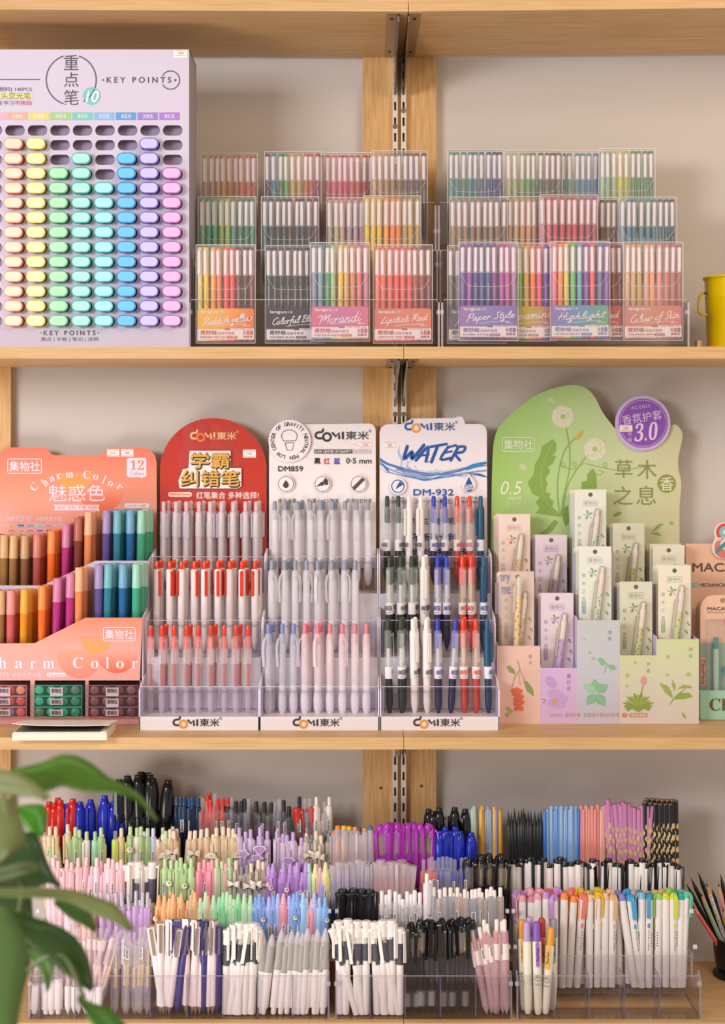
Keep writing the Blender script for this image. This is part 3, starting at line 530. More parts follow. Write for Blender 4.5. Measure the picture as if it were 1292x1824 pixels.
def band(b, pts, w, th, mat):
    """flat strip of width w (along x) following pts in the y,z plane"""
    n = len(pts); vs = []
    for i, (y, z) in enumerate(pts):
        a, c = pts[max(i-1, 0)], pts[min(i+1, n-1)]; dy, dz = c[0]-a[0], c[1]-a[1]; l = math.hypot(dy, dz) or 1; ny, nz = -dz/l*th/2, dy/l*th/2
        vs += [(-w/2, y+ny, z+nz), (w/2, y+ny, z+nz), (w/2, y-ny, z-nz), (-w/2, y-ny, z-nz)]
    fs = [(4*i+a, 4*i+(a+1) % 4, 4*i+4+(a+1) % 4, 4*i+4+a) for i in range(n-1) for a in range(4)]+[(3, 2, 1, 0), tuple(4*n-4+a for a in range(4))]
    b.add(vs, fs, mat)
def part_mesh(kind, i, mat):
    k = (kind, i, mat)
    if k in PM: return PM[k]
    name, sh, role, a = KIND[kind][i]; b = MB()
    if sh == 'L': b.lathe(a, mat, 14 if kind in ('marker', 'taco') else 10)
    elif sh == 'H': b.lathe(a, mat, 6, .3)
    elif sh == 'Q': b.lathe(a, mat, 4, math.pi/4)
    elif sh == 'C':
        clip_mesh(b, *a, mat)
        if kind == 'taco': b.text('TacoTaco', (-.0105, .0932, .0105, .0968), -.0096, '#3a3230', rot=math.pi/2, bold=.0001)
    elif sh == 'A':
        z0, z1, w, y = a; band(b, curve([(-.001, z1+.001), (-.0045, z1+.0018), (-y, z1-.004), (-y-.0004, z1-.012), (-y+.0008, z0)], 4), w, .0017, mat)
    elif sh == 'K': band(b, curve([(-.003, .124), (-.0068, .119), (-.0086, .108), (-.0082, .088), (-.0074, .078)], 4), .0042, .0012, mat)
    elif sh == 'D':
        base, dot = mat.split('|'); b.lathe(a, base, 12)
        for j in range(9):
            for q in range(4):
                an = -1.75+j*.10+q*1.57; zz = .004+j*.0172+(q % 2)*.0086; r = .0043
                if zz > .148: continue
                ring_ = [(r*math.cos(an+.80*math.cos(t*math.pi/5)), r*math.sin(an+.80*math.cos(t*math.pi/5)), zz+.0044*math.sin(t*math.pi/5)) for t in range(10)]
                mid_ = [(.00445*math.cos(an+.4*math.cos(t*math.pi/5)), .00445*math.sin(an+.4*math.cos(t*math.pi/5)), zz+.0026*math.sin(t*math.pi/5)) for t in range(10)]
                b.add(ring_+mid_, [(t, (t+1) % 10, (t+1) % 10+10, t+10) for t in range(10)]+[tuple(range(10, 20))], dot)
    elif sh == 'P':
        y = -.0059
        b.slab(rrect(-.0018, .092, .0018, .100, .0018), y, -.0050, mat)
        b.text('M I L D L I N E R', (-.0155, .0728, .0155, .0746), y+.0001, '#55504e', rot=-math.pi/2, bold=.00008)
        for j in range(6): b.box(.0026, .0042, -.0046, -.0036, .064+.004*j, .066+.004*j, '#8a8480')
    elif sh == 'T':
        y = -.0072
        b.ring(0, .058, .0046, .0050, y, mat); b.ring(0, .0575, .0026, .0029, y, mat); b.stroke([(-.003, .0592), (0, .062), (.003, .0592), (-.003, .0592)], .0004, y, mat)
        b.text('TacoTaco', (-.0045, .0465, .0045, .0495), y, mat)
    elif sh == 'B':
        b.text('WATER', (-.0052, .0620, .0052, .0690), -.0055, mat, shear=.35, bold=.00012); b.box(-.003, .003, -.0055, -.0050, .0585, .0594, '#8a8890')
    o = b.build(name, smooth=0 if sh in 'QCB' else 40); me = o.data; bpy.data.objects.remove(o)
    PM[k] = me; return me
def pen(root_name, kind, cols, label, cat, group, base, top, spin=0.0, tilt=0.0, extra=None, stretch=None):
    """stands a pen of a kind from its base point to its top point (world metres)"""
    L = KIND_LEN[kind]; d = Vector(top)-Vector(base); k = d.length/L if stretch is None else stretch
    t = thing(root_name, label, cat, base, group)
    q = d.to_track_quat('Z', 'Y'); t.rotation_mode = 'QUATERNION'
    q = Vector((0, 0, 1)).rotation_difference(d.normalized())
    from mathutils import Quaternion
    t.rotation_quaternion = q @ Quaternion((0, 0, 1), spin); f = FAT.get(kind, 1.0); t.scale = (f, f, k)
    for i, (name, sh, role, a) in enumerate(KIND[kind]):
        if cols.get(role): link(name, part_mesh(kind, i, cols[role]), t)
    if extra: extra(t)
    return t
FAT = dict(retract=1.12, clear=1.2, cap=1.24, inverted=1.3, square=1.1, lined=1.1, mono=1.18, arch=1.18, open=1.14, water=1.22, curvy=1.22, marker=1.12, bigmarker=1.32)
KIND_LEN = {k: (.182 if k in ('hexpencil', 'sharp', 'dotted') else .153 if k in ('marker', 'bigmarker') else .1448) for k in KIND}
def number(items, key):
    """gives every item of one key its place from the left in words"""
    by = {}
    for it in items: by.setdefault(key(it), []).append(it)
    out = {}
    for k, v in by.items():
        v.sort(key=lambda it: it[0])
        for i, it in enumerate(v): out[id(it)] = ORD[i]+' ' if len(v) > 1 else ''
    return out

# ---------------------------------------------------------------- three white counter displays with clip pens
LOGO_D = '#4a3d3c'
def comi(b, x0, y0, x1, y1, c, o, off=-.0007, cjk=None):
    """the maker's mark: tailed C, ring O, M, I and two characters, in the px box"""
    w, h = x1-x0, y1-y0; P = lambda u, v: (x0+u*w, y0+v*h); lw = h*.17
    b.line([P(.235, .02), P(.205, .22), P(.10, .25), P(.035, .36), P(.03, .60), P(.10, .72), P(.20, .72)], lw, c, off, 3)
    b.arc(x0+.345*w, y0+.62*h, h*.30, h*.17, o, off=off-.0002)
    b.line([P(.505, .30), P(.595, .58), P(.685, .30), P(.695, .72)], lw, c, off, 0); b.line([P(.80, .27), P(.80, .72)], lw, c, off)
def comi_full(b, x0, y0, x1, y1, c, o, cjk):
    m = x0+(x1-x0)*.53; comi(b, x0, y0, m+(m-x0)*.18, y1, c, o); h = y1-y0
    b.txt('東米', m+2, y0+h*.17, x1-4, y0+h*.82, cjk, bold=.3); b.txt('®', x1-4, y0+h*.02, x1+1, y0+h*.27, cjk)
FY = .055
def counter_display(x0, x1, label, hdr, draw, rowfn):
    root = thing('counter_display', label, 'display stand', ((X(x0, FY)+X(x1, FY))/2, FY, Z3), 'white counter displays'); w2 = (X(x1, FY)-X(x0, FY))/2
    WH = '#efe6ea'; z1 = Z(1275.5, FY)-Z3; z2 = Z(1223, FY)-Z3
    b = PB(root, FY).box(-w2, w2, 0, .186, 0, z1-.001, WH); xm = (x0+x1)/2
    comi_full(b, xm-47, 1276.5, xm+40, 1297.5, LOGO_D, '#ee9a30', LOGO_D); b.build('base', root, smooth=0)
    st = [(z1-.001, .002, .062, z2), (.104, .072, .132, .162), (.198, .142, .205, .258)]
    for s in (-1, 1):
        o = [(0, 0), (0, z2-.006), (.012, z2), (.066, z2+.012), (.066, .155), (.078, .166), (.134, .176), (.134, .250), (.146, .262), (.188, .268), (.188, 0)]; n = len(o); xx = (s*w2-.0016, s*w2+.0004) if s > 0 else (s*w2-.0004, s*w2+.0016)
        MB().add([(x, y, z) for x in xx for y, z in o], [tuple(range(n)), tuple(range(2*n-1, n-1, -1))]+[(i, (i+1) % n, (i+1) % n+n, i+n) for i in range(n)], WH).build('side_panel', root, smooth=0)
    for k, (zb, ya, yb, zt) in enumerate(st):
        b = MB(); b.box(-w2+.002, w2-.002, ya, ya+.0016, zb, zt, 'a:#e2dcf0'); b.box(-w2+.002, w2-.002, ya-.0002, ya+.0018, zt-.0011, zt, 'f:#e6e0ee')
        for s in (-1, 1): b.box(s*w2-s*.0045-.0012, s*w2-s*.0045+.0012, ya-.0001, ya+.0017, zb, zt, 'f:#9a93c4')
        b.build('clear_front', root, smooth=0)
        if k: MB().box(-w2+.0018, w2-.0018, ya+.002, yb, zb-.003, zb-.0005, WH).build('tier_floor', root, smooth=0)
        if k < 2: MB().box(-w2+.0018, w2-.0018, yb+.0015, yb+.003, z1 if not k else .1, st[k+1][0]-.0005, '#dcd2d8').build('riser', root, smooth=0)
        n = 17
        MB().box(-w2+.002, w2-.002, ya+.012, ya+.040, zt-.0115, zt-.0105, 'a:#eeeaf4').build('pen_rack', root, smooth=0)
    HY_ = .242
    b = PB(root, HY_); b.plate(hdr[0], .0025, hdr[1], '#e6dcd8'); draw(b, root); b.build('header_card', root, smooth=0)
    return root
def tier_pens(rows, where, cat='pen'):
    """rows: list of (Y, bottom px, row words, group, [(x px, y top px, kind, cols, words, spin, twins)])"""
    for Y, yb, rw, grp, its in rows:
        al = []
        for x, yt, kind, cols, words, spin, tw, *xb in its:
            al.append((x, yt, Y, kind, cols, words, spin, xb[0] if xb else x, ''))
            for q in range(tw): al.append((x+5.0+R.uniform(-2, 3), yt-1, Y+.0125*(q+1), kind, cols, words, R.uniform(-2.5, 2.5), x+5, 'behind '))
        n = number(al, lambda it: (it[5], it[8]))
        for it in al:
            x, yt, y_, kind, cols, words, spin, xb, beh = it
            zb = Z(yb, Y); zt = zb+(Z(yt, Y)-zb)
            pen('clip_pen', kind, cols, ('%s%s, %s%s' % (n[id(it)], words, 'behind in ' if beh else '', rw)).replace('  ', ' '), cat, grp, (X(xb, Y)+(0 if not beh else .0), y_, zb), (X(x, Y), y_+.004, zt), spin)
def sticker(b, x0, y0, x1, y1, t):
    b.rect(x0, y0, x1, y1, '#f4ece8', -.0006); h = y1-y0
    b.line([(x0+1.5, y0+h*.14), (x1-1.5, y0+h*.14)], .8, '#e88f80', -.0009); b.line([(x0+1.5, y0+h*.84), (x1-1.5, y0+h*.84)], .8, '#e88f80', -.0009)
    b.txt(t, x0+(x1-x0)*.28, y0+h*.33, x0+(x1-x0)*.7, y0+h*.66, '#6a6068', -.0009)
# red arch-topped
def arch_pts(x0, x1, ytop, ysh, ybot):
    cx, r = (x0+x1)/2, (x1-x0)/2
    return [(cx-r*math.cos(math.pi*k/28), ysh-(ysh-ytop)*math.sin(math.pi*k/28)) for k in range(29)]+[(x1, ybot), (x0, ybot)]
def draw_red(b, root):
    RD = 'p:#c0392c'
    fist = '#b5322a'
    for k in range(4): b.shape(rrect(326+k*24, 752+abs(k-1.4)*4, 347+k*24, 800, 9), fist if k % 2 else '#ba352b', -.0003)
    b.shape(rrect(318, 790, 432, 850, 26), '#b83429', -.00025); b.shape([(330, 850), (420, 850), (428, 890), (320, 890)], fist, -.0003)
    comi_full(b, 339, 766, 425, 787, '#e8b87a', '#e8762a', '#e8b87a')
    sticker(b, 433, 801, 456, 815, '2.5元')
    b.rect(300, 876.5, 342, 885, '#f0d8c8', r=4); b.txt('RED|0.5mm', 303, 878.5, 339, 883.5, '#d8642a', -.0008, bold=.2); b.txt('红笔集合 多种选择!', 350, 876, 461, 888.5, '#f0d9cf', bold=.2)
    b.txt('红墨水批改订正专用', 300, 894, 403, 905, '#e88a5c', bold=.3)
red = counter_display(248, 462, 'white pen display with red arch-topped header card', (arch_pts(285, 475, 744.5, 838, 1010), 'p:#bf3a2d'), draw_red, None)
b = PB(red, .238)
blk = [(338, 803), (411, 803), (411, 834), (430, 834), (430, 866), (424, 870), (320, 870), (318, 856), (326, 836), (336, 834)]
b.Y = .2375; b.plate(blk, .0035, 'p:#efe6e2')
for dx, c, q, o in ((1.2, '#2c2a1e', 2.0, -.0005), (0, '#e6ac4c', .4, -.0009)):
    b.txt('学霸', 340+dx, 806+dx, 408+dx, 834+dx, c, o, bold=q); b.txt('纠错笔', 323+dx, 838+dx, 426+dx, 866+dx, c, o, bold=q)
b.build('raised_title', red, smooth=0)
CB, CL, CF = .085, .155, .225       # pen rows front to back
wc = dict(grip='#ead9d2', barrel='f:#ece0e6', refill='#e6dad8', mech='#f0e6e8', band='f:#f2e8ea', button='f:#efe6ee', clip='f:#e6dcec')
tier_pens([
 (CF, 1043, 'top tier, red-headed display', 'pens of the red-headed display', [(x, 893, 'clear', wc, 'clear white-gripped pen', s, 1) for x, s in ((291, 1.2), (313, .9), (331.5, .3), (354, 2.8), (374, 1.2), (394, -1.1), (415, -1.3), (437, -1.0), (456, -1.4))]),
 (CL, 1160, 'middle tier, red-headed display', 'pens of the red-headed display', [(x, 999, 'retract', dict(grip='#e6d8d6', barrel='#ecdfdd' if k % 3 else '#e2d0d0', button='g:#e8411f', clip='g:#e2361c'), 'red-clipped white pen', s, 1) for k, (x, s) in enumerate(((279, .9), (302, .7), (323, -.9), (346, .8), (364, .5), (388, .1), (409, -1.2), (431, 0), (454, -.5)))]),
 (CB, 1276, 'front tier, red-headed display', 'pens of the red-headed display', [(x, 1114, 'clear', dict(grip='f:#d9cbdc', barrel='c:#f0e4e8', refill='#b8443c', mech='#e2503e', band='c:#f8f0f2', button='g:#e2402a', clip='c:#e8d0d4'), 'clear pen with red refill', s, k % 2) for k, (x, s) in enumerate( ((268, .5), (288, 1.2), (310, 1), (332, .8), (353, .9), (375, .1), (399.5, -.9), (420, -.7), (442, -.8)))]),
], '')
# white with round badge
def draw_white(b, root):
    comi_full(b, 561, 764.5, 661, 787, '#33302f', '#33302f', '#4a4644')
    sticker(b, 641, 787.5, 663, 797, '22K')
    b.rect(560, 800.5, 628, 808, '#4a3d40'); b.rect(628, 800.5, 662, 808, '#c9bcc0'); b.txt('LOW CENTER OF GRAVITY', 562, 802, 626, 806.5, '#efe8e6', -.0009, bold=.12); b.txt('低重心中性笔', 631, 802, 660, 806.5, '#efe8e6', -.0009)
    b.txt('黑', 560, 816, 571, 826.5, '#2a2626', bold=.4); b.txt('红', 577, 816, 588, 826.5, '#d0493c', bold=.4); b.txt('蓝', 595, 816, 606, 826.5, '#5048b0', bold=.4)
    b.txt('0·5 mm', 617, 816, 662, 825.5, '#3a3634', bold=.35); b.txt('DM859', 496, 830.5, 540, 839.5, '#33302f', bold=.4)
    b.txt('速干油墨', 495, 888, 528, 896, '#3a3634'); b.txt('低重心 CS弹珠', 547, 888, 604, 896, '#3a3634'); b.txt('软滑硅胶护套', 617, 888, 663, 896, '#3a3634')
    for k in range(9): x = 520+k*16; y = 772+(k*37 % 60); b.line([(x, y), (x+22, y+12)], 1.6, '#e6dbdc', -.0003)
whd = [(478, 900)]+[(478, 775)]+[(500, 754)]+rrect(600, 754.5, 670, 840, 12)[:5]+[(672, 900), (674, 1012), (478, 1012)]
whd = [(479.5, 1012), (479.5, 790), (488, 775), (510, 756)]+rrect(600, 754.5, 669.5, 840, 12)[:5]+[(670, 1012)]
wh = counter_display(462.5, 675.5, 'white pen display with round LOW CENTER OF GRAVITY badge', (whd, 'p:#ece3e4'), draw_white, None)
b = PB(wh, .2365); c = b.p(516, 785.5)
b.slab([(c[0]+b.u(37.6)*math.cos(2*math.pi*k/40), c[1]+b.u(37.6)*math.sin(2*math.pi*k/40)) for k in range(40)], b.y(), b.y(.0035), 'p:#efe7e9')
b.line([(501, 776), (505, 769), (512, 766), (520, 766), (527, 770), (530, 777), (527, 785), (505, 785.5), (501, 776)], 1.1, '#3a3434')
b.line([(508, 789), (524, 788.5), (521, 802), (511.5, 802), (508, 789)], 1.1, '#3a3434')
s_ = 'LOW CENTER OF GRAVITY NEUTRAL PEN '
for k, ch in enumerate(s_):
    if ch == ' ': continue
    a = math.radians(250-k*10.45); rr = 30.3; x, y = 516+rr*math.cos(a), 785.5-rr*math.sin(a)
    wd = 1.0 if ch in 'I' else 4.4 if ch not in 'WOGNR' else 5.2
    b.txt(ch, x-wd/2, y-3.3, x+wd/2, y+3.3, '#33302f', rot=a-math.pi/2, bold=.15)
b.build('round_badge', wh, smooth=0)
for k, x in enumerate((509.5, 574.5, 639)):
    y = 862; b = PB(wh, .2365); c = b.p(x, y)
    b.slab([(c[0]+b.u(15)*math.cos(2*math.pi*q/28), c[1]+b.u(15)*math.sin(2*math.pi*q/28)) for q in range(28)], b.y(), b.y(.004), 'p:#f0e8ea'); b.arc(x, y, 13.3, .8, '#54484a')
    if k == 0: b.shape([(x, y-7)]+[(x+5.2*math.sin(math.radians(a)), y+2-5.2*math.cos(math.radians(a))) for a in range(50, 311, 20)], '#4a3636', -.0006)
    elif k == 1: b.shape([(x-11, y+5), (x-5, y-1), (x-3.5, y+3)], '#4a3636', -.0006); b.shape([(x-5, y-1.5), (x+1, y-5), (x+3, y+2), (x-3, y+3.5)], '#4a3636', -.0006); b.shape([(x+1.5, y-5.5), (x+5, y-11), (x+10, y-6), (x+10.5, y+1.5), (x+4, y+2)], '#4a3636', -.0006)
    else: b.shape([(x-11, y+6), (x+6, y-11), (x+11, y-7), (x-7, y+11)], '#5a4446', -.0006)
    b.build('icon_button', wh, smooth=0)
gy = dict(grip='#efe8ec', barrel='f:#f8f2f6', button='#8f96a6', clip='f:#e8e2e6'); bl = dict(grip='#dcd4de', barrel='f:#d9d4de', button='#7d86c0', clip='f:#e2dcec'); pk = dict(grip='#ece4ec', barrel='f:#f8e6ea', button='#dd7a8c', clip='f:#f0dce4')
tier_pens([
 (CF, 1043, 'top tier, white-badged display', 'pens of the white-badged display', [(x, 892, 'curvy', gy, 'frosted pen with grey button', s, t) for x, s, t in ((489.5, 1.1, 0), (508, .8, 1), (530, -1, 1), (553, 1.1, 0), (571, .1, 1), (592, -.8, 1), (615, 3, 0), (635.5, .1, 0), (656, 3, 0))]),
 (CL, 1160, 'middle tier, white-badged display', 'pens of the white-badged display', [(x, 998, 'curvy', gy, 'frosted pen with grey button', s, t) for x, s, t in ((484, .9, 1), (507, -.9, 1), (526, 1, 0), (546, 1.2, 0), (566, -.3, 1), (591, -1, 1), (614, 1.1, 1), (633, 3, 0))]),
 (CB, 1276, 'front tier, white-badged display', 'pens of the white-badged display', [(x, 1111, 'curvy', bl if k < 3 else pk, 'frosted pen with blue button' if k < 3 else 'frosted pen with pink button', s, t) for k, (x, s, t) in enumerate(((478, -.8, 1), (503, -.9, 0), (523, .8, 0), (543, -1.2, 1), (566, -.5, 1), (588, 0, 0), (610, .7, 0), (632.5, 3, 0), (653, 3.3, 0)))]),
], '')
# WATER header
def draw_water(b, root):
    comi_full(b, 721, 749, 815, 771, '#2d5aa4', '#f0a02c', '#4a5a80')
    W = '#2454a2'; sl = .22
    def brush(pts, w): b.line([(x+(808-y)*sl, y) for x, y in pts], w*1.15, W, -.0007, 4, False)
    brush([(723, 795), (722, 818), (734, 804), (736, 818), (752, 793)], 5.0)
    brush([(744, 820), (760, 796), (762, 822)], 4.6); brush([(746, 812), (764, 810)], 3)
    brush([(764, 796), (792, 791)], 4); brush([(777, 794), (772, 823)], 4.8)
    brush([(796, 796), (787, 818), (804, 816)], 4.2); brush([(796, 797), (809, 793)], 3.4); brush([(791, 807), (804, 804)], 3)
    brush([(814, 796), (806, 820)], 4.4); brush([(812, 796), (826, 796), (824, 805), (811, 808), (822, 820)], 4)
    waves = [('#2f79bd', [(677, 818), (690, 826), (705, 831), (725, 838), (750, 843), (775, 845), (800, 842), (825, 836), (845, 828), (868, 824)], 4.2), ('#6f9fd0', [(677, 826), (700, 838), (730, 847), (765, 852), (800, 849), (835, 842), (868, 838)], 2.6), ('#8f86c4', [(706, 836), (735, 842), (765, 846), (795, 843), (815, 838)], 3), ('#3a88c8', [(830, 838), (848, 830), (868, 829)], 6), ('#245a9c', [(835, 843), (855, 846), (868, 850)], 4), ('#2f79bd', [(677, 822), (688, 834), (694, 842)], 4), ('#9fc0e2', [(712, 832), (716, 820), (710, 806), (712, 794)], 3), ('#b4cbe8', [(722, 838), (726, 826), (735, 820)], 2.2), ('#cbdcf0', [(740, 838), (760, 840), (790, 836)], 2)]
    waves += [(['#5a94cc', '#2f79bd', '#a9c4e4', '#8f86c4', '#3f6fb0'][k % 5], [(677+R.uniform(0, 60), 818+k*2.2+R.uniform(-2, 3)), (715+R.uniform(0, 30), 834+k*1.6), (760, 841+k*1.4+R.uniform(-3, 3)), (805+R.uniform(-10, 10), 840+R.uniform(-4, 5)+k*.8), (868-R.uniform(0, 40), 826+k*2.4)], R.uniform(.6, 1.6)) for k in range(12)]
    for k, (c, p, w) in enumerate(waves): b.line(p, w, c, -.0004-k*.00001, 5, k > 2)
    for k in range(26): b.circ(690+R.uniform(0, 165), 838+R.uniform(-30, 26)*(.4 if k % 2 else 1), R.uniform(.5, 1.3), ['#6f9fd0', '#9fc0e2', '#2f79bd'][k % 3], -.00045, 8)
    sticker(b, 685, 787, 705, 799, '22K')
    b.txt('DM-932', 737, 871.5, 808, 882.5, W, bold=.45); b.txt('スーパー精工', 740, 889, 805, 897, '#3a5a98', bold=.1); b.txt('0.5mm', 699, 884, 720, 889, '#4a5a80'); b.txt('CS弹簧笔尖', 693, 890, 728, 897, '#4a5a80'); b.txt('Mic 中油墨', 822, 884, 860, 889, '#4a5a80'); b.txt('写作1700米', 822, 891, 856, 897, '#4a5a80')
    b.txt('不断墨专利', 735, 950, 812, 964, '#3a4a80', bold=.5); b.txt('滑动学生书写考试', 716, 977, 838, 990, '#3a4a80', bold=.5); b.txt('学生专用', 716, 922, 812, 934, '#5a6a98', bold=.4)
wat = [(676.5, 1012), (676.5, 770)]+[(679, 762), (686, 757), (692, 755.5), (720, 755.5), (726, 750), (735, 745.5), (811, 744.5), (814, 742.5), (820, 741.8), (825, 744), (827, 750), (829, 755)]+rrect(800, 755, 867.5, 850, 14)[:5]+[(868.5, 1012)]
wt = counter_display(677.5, 890, 'white pen display with blue WATER wave header card', (wat, 'p:#ebe3e8'), draw_water, None)
for k, (x, y) in enumerate(((709, 866), (835.5, 862))):
    b = PB(wt, .2365); c = b.p(x, y)
    if k == 0:
        b.slab([(c[0]+b.u(15)*math.cos(2*math.pi*q/28), c[1]+b.u(15)*math.sin(2*math.pi*q/28)) for q in range(28)], b.y(), b.y(.004), 'p:#f0e8ec'); b.arc(x, y, 11, 1.6, '#2454a2'); b.shape([(x-4, y+6), (x-1, y-2), (x+4, y-9), (x+10, y-3), (x+3, y+1)], '#2454a2', -.0006)
    else:
        dp = lambda r, yo: [(x, y-17.5*r/11.5)]+[(x+r*math.sin(math.radians(a)), y+2-r*math.cos(math.radians(a))) for a in range(55, 306, 15)]
        b.plate(dp(12, 0), .004, 'p:#f0e8ec'); b.shape([(x, y-13)]+[(x+6.5, y+1), (x-6.5, y+1)], '#2454a2', -.0006)
        for q in range(3): b.line([(x-8, y+3+q*3), (x-3, y+2+q*3), (x+3, y+4+q*3), (x+8, y+3+q*3)], 1.1, '#2454a2', -.0006, 3)
        b.shape([(x-6, y+11), (x+6, y+11), (x+3, y+13.5), (x-3, y+13.5)], '#2454a2', -.0006)
    b.build('icon_button', wt, smooth=0)
def wp(c):
    return {'k': (dict(grip='#2b302d', core='#d8d6d4', barrel='c:#e6ebe6', ink='#33382f', button='#2c3a28', band='#ece4e8', print='#2a2c2a'), 'clear pen with black button'), 'w': (dict(grip='#ece2dc', barrel='#efe6e0', ink=None, button='#f2ebe4', band='#ece4e4', print='#2a2c2a'), 'all-white ribbed pen'), 'b': (dict(grip='#30284e', core='#d8d4dc', barrel='c:#e6e4f0', ink='#5a56b8', button='#2c3cae', band='#ece4ec', print='#2a3a98'), 'clear pen with blue button'), 'r': (dict(grip='#c8453a', core='#d8b48c', barrel='c:#f2e4e2', ink='#e6563c', button='g:#e8411f', band='#f0e4e2', print='#d8402c'), 'clear pen with red button'), 't': (dict(grip='#1f3f58', barrel='#20506c', ink=None, button='#24567c', band='#e6e4f0', print='#2a4a98'), 'dark teal pen')}[c]
def wrow(xs, yt, codes):
    return [(x, yt, 'water', wp(c)[0], wp(c)[1], s, tw, *xb) for (x, s, tw, *xb), c in zip(xs, codes)]
tier_pens([
 (CF, 1043, 'top tier, WATER display', 'pens of the WATER display', wrow(((690, -.8, 0), (710, .9, 0), (729, -1, 0), (750, -.7, 0), (773, .4, 0), (793, -.9, 0), (815, .6, 0), (837, -.4, 0), (857, -1.3, 0)), 883, 'kkwwbbrrt')),
 (CL, 1160, 'middle tier, WATER display', 'pens of the WATER display', wrow(((694, -.3, 1), (714, .8, 1), (734, 2, 1), (755, .3, 1), (780, -.3, 1), (796, .2, 0), (824, .4, 1), (840, -.3, 1), (862, .1, 0)), 990, 'kkkwbbrrt')),
 (CB, 1276, 'front tier, WATER display', 'pens of the WATER display', wrow(((691, 1.5, 0, 694.5), (714, .2, 1, 716.5), (736, .8, 1, 739), (760, .6, 1, 761), (780, .4, 0, 781.5), (812.5, .4, 0, 803), (825, -.1, 1, 828), (848, .3, 0, 849), (868, .9, 0, 871)), 1102, 'kkwwbbrrt')),
], '')
# ---------------------------------------------------------------- coral cardboard marker display
KIND['duo'] = [('barrel', 'L', 'barrel', [(0, .0058), (.002, .0064), (.088, .0069)]), ('cap', 'L', 'cap', [(.0875, .0072), (.124, .0069), (.1255, .0060)])]; KIND_LEN['duo'] = .1255
CY = .10
ch = thing('marker_display', 'coral cardboard display with stepped slots of two-tone markers', 'display stand', (X(105, CY), CY, Z3))
def rel(root, px, py, Y): return (X(px, Y)-root.location.x, Y-root.location.y, Z(py, Y)-root.location.z)
g_h = gradient('coral_header', [(0, '#ea7c64'), (.35, '#ee9478'), (.6, '#eda394'), (1, '#f09a78')], (0, 0, Z(797, .24)-Z3), (0, 0, Z(1010, .24)-Z3))
g_f = gradient('coral_front', [(0, '#ee8468'), (.45, '#eda192'), (1, '#eba59c')], (0, 0, Z(1100, CY)-Z3), (0, 0, Z(1212, CY)-Z3))
b = PB(ch, .247)
b.plate([(-6, 1020), (-6, 822), (-2, 808), (8, 799), (19, 797), (79, 797), (83, 799), (92, 809), (98, 811), (176, 811), (182, 809), (190, 800), (196, 798), (256, 798), (268, 802), (276, 811), (279, 824), (280, 1020)], .003, g_h, '#d8b0a4'); hcard = b
def seal(b, x0, y0, x1, y1, c, w=1.5):
    q = rrect(x0, y0, x1, y1, 3); b.line(q+q[:1], w, c, -.0007); h = y1-y0
    b.txt('集物社', x0+3, y0+h*.16, x1-3, y1-h*.14, c, bold=.2)
PL = '#ecdbe8'
b = hcard; g_o = gradient('orange_sun', [(0, '#ee9a72'), (1, '#eba23c')], (0, 0, Z(838, .24)-Z3), (0, 0, Z(876, .24)-Z3))
b.shape([(134+34*math.cos(math.radians(a)), 842+31*math.sin(math.radians(a))) for a in range(0, 181, 10)], g_o, -.0003)
b.shape([(180+41*math.cos(math.radians(a)), 872+41*math.sin(math.radians(a))) for a in range(-20, 181, 10)], gradient('coral_sun', [(0, '#ee9c80'), (1, '#ec6a48')], (0, 0, Z(860, .24)-Z3), (0, 0, Z(913, .24)-Z3)), -.0002)
b.shape([(104+48*math.cos(math.radians(a)), 900+48*math.sin(math.radians(a))) for a in range(0, 181, 10)], '#e89680', -.00015)
seal(b, 14, 817.5, 74, 843, PL)
b.rect(226, 815.5, 261, 850, PL, r=4); b.shape([(250, 849), (255, 849), (252, 853)], PL); b.txt('𝟏𝟐', 232, 819.5, 257, 837, '#e68468', -.0008); b.txt('𝐂𝐨𝐥𝐨𝐫𝐬', 232, 840, 257, 846.5, '#c8a0b4', -.0008)
for k, c_ in enumerate('𝐂𝐡𝐚𝐫𝐦 𝐂𝐨𝐥𝐨𝐫'):
    if c_ == ' ': continue
    x, y, r = [(61, 867, 50), (80, 859, 38), (93, 853, 25), (105, 848.5, 15), (124, 846, 5), (0, 0, 0), (155, 845.5, -5), (171, 850, -14), (186, 854.5, -24), (197, 861.5, -34), (213, 868, -45)][k]
    hw, hh = (6.5, 7) if c_ == '𝐂' else (4.4, 7.5) if c_ in '𝐡' else (2.2, 7.5) if c_ == '𝐥' else (6.6, 4.8) if c_ == '𝐦' else (4.4, 4.8)
    b.txt(c_, x-hw, y-hh, x+hw, y+hh, PL, rot=math.radians(r))
b.txt('魅惑色', 87, 863, 187, 893, PL)
b.shape([(96, 899), (178, 899), (175, 904), (178, 909), (96, 909), (99, 904)], PL); b.txt('标记 涂料 手账 绘图', 102, 900.5, 172, 907, '#e8907c', -.0008)
b.rect(222, 896.5, 266, 905, PL, r=4); b.txt('192支+8套', 227, 898, 261, 903.5, '#d89a94', -.0008)
b.txt('HP72510', 14, 920, 55, 928.5, PL); b.txt('护眼色荧光笔', 64, 920.5, 110, 929, PL)
for k, c_ in enumerate('#e2a648 #5a6a98 #8a98b0 #8ac0b8 #c880a0 #c0a0a0 #e0705a #c09a98 #c070c0 #7a68c0 #6a5a60'.split()):
    x, y = 20.5+(k % 6)*16.8, 936+(k//6)*9; b.rect(x-7, y-2.6, x+7, y+2.6, PL, -.0005, 2); b.rect(x-6, y-2, x+6, y+2, c_, -.0008, 1.5)
sticker(b, 191, 800, 213, 813, '10k/1支'); sticker(b, 216, 800, 238, 813, '75k/8支')
b.build('header_card', ch, smooth=0)
MA = '#9d6a6e'
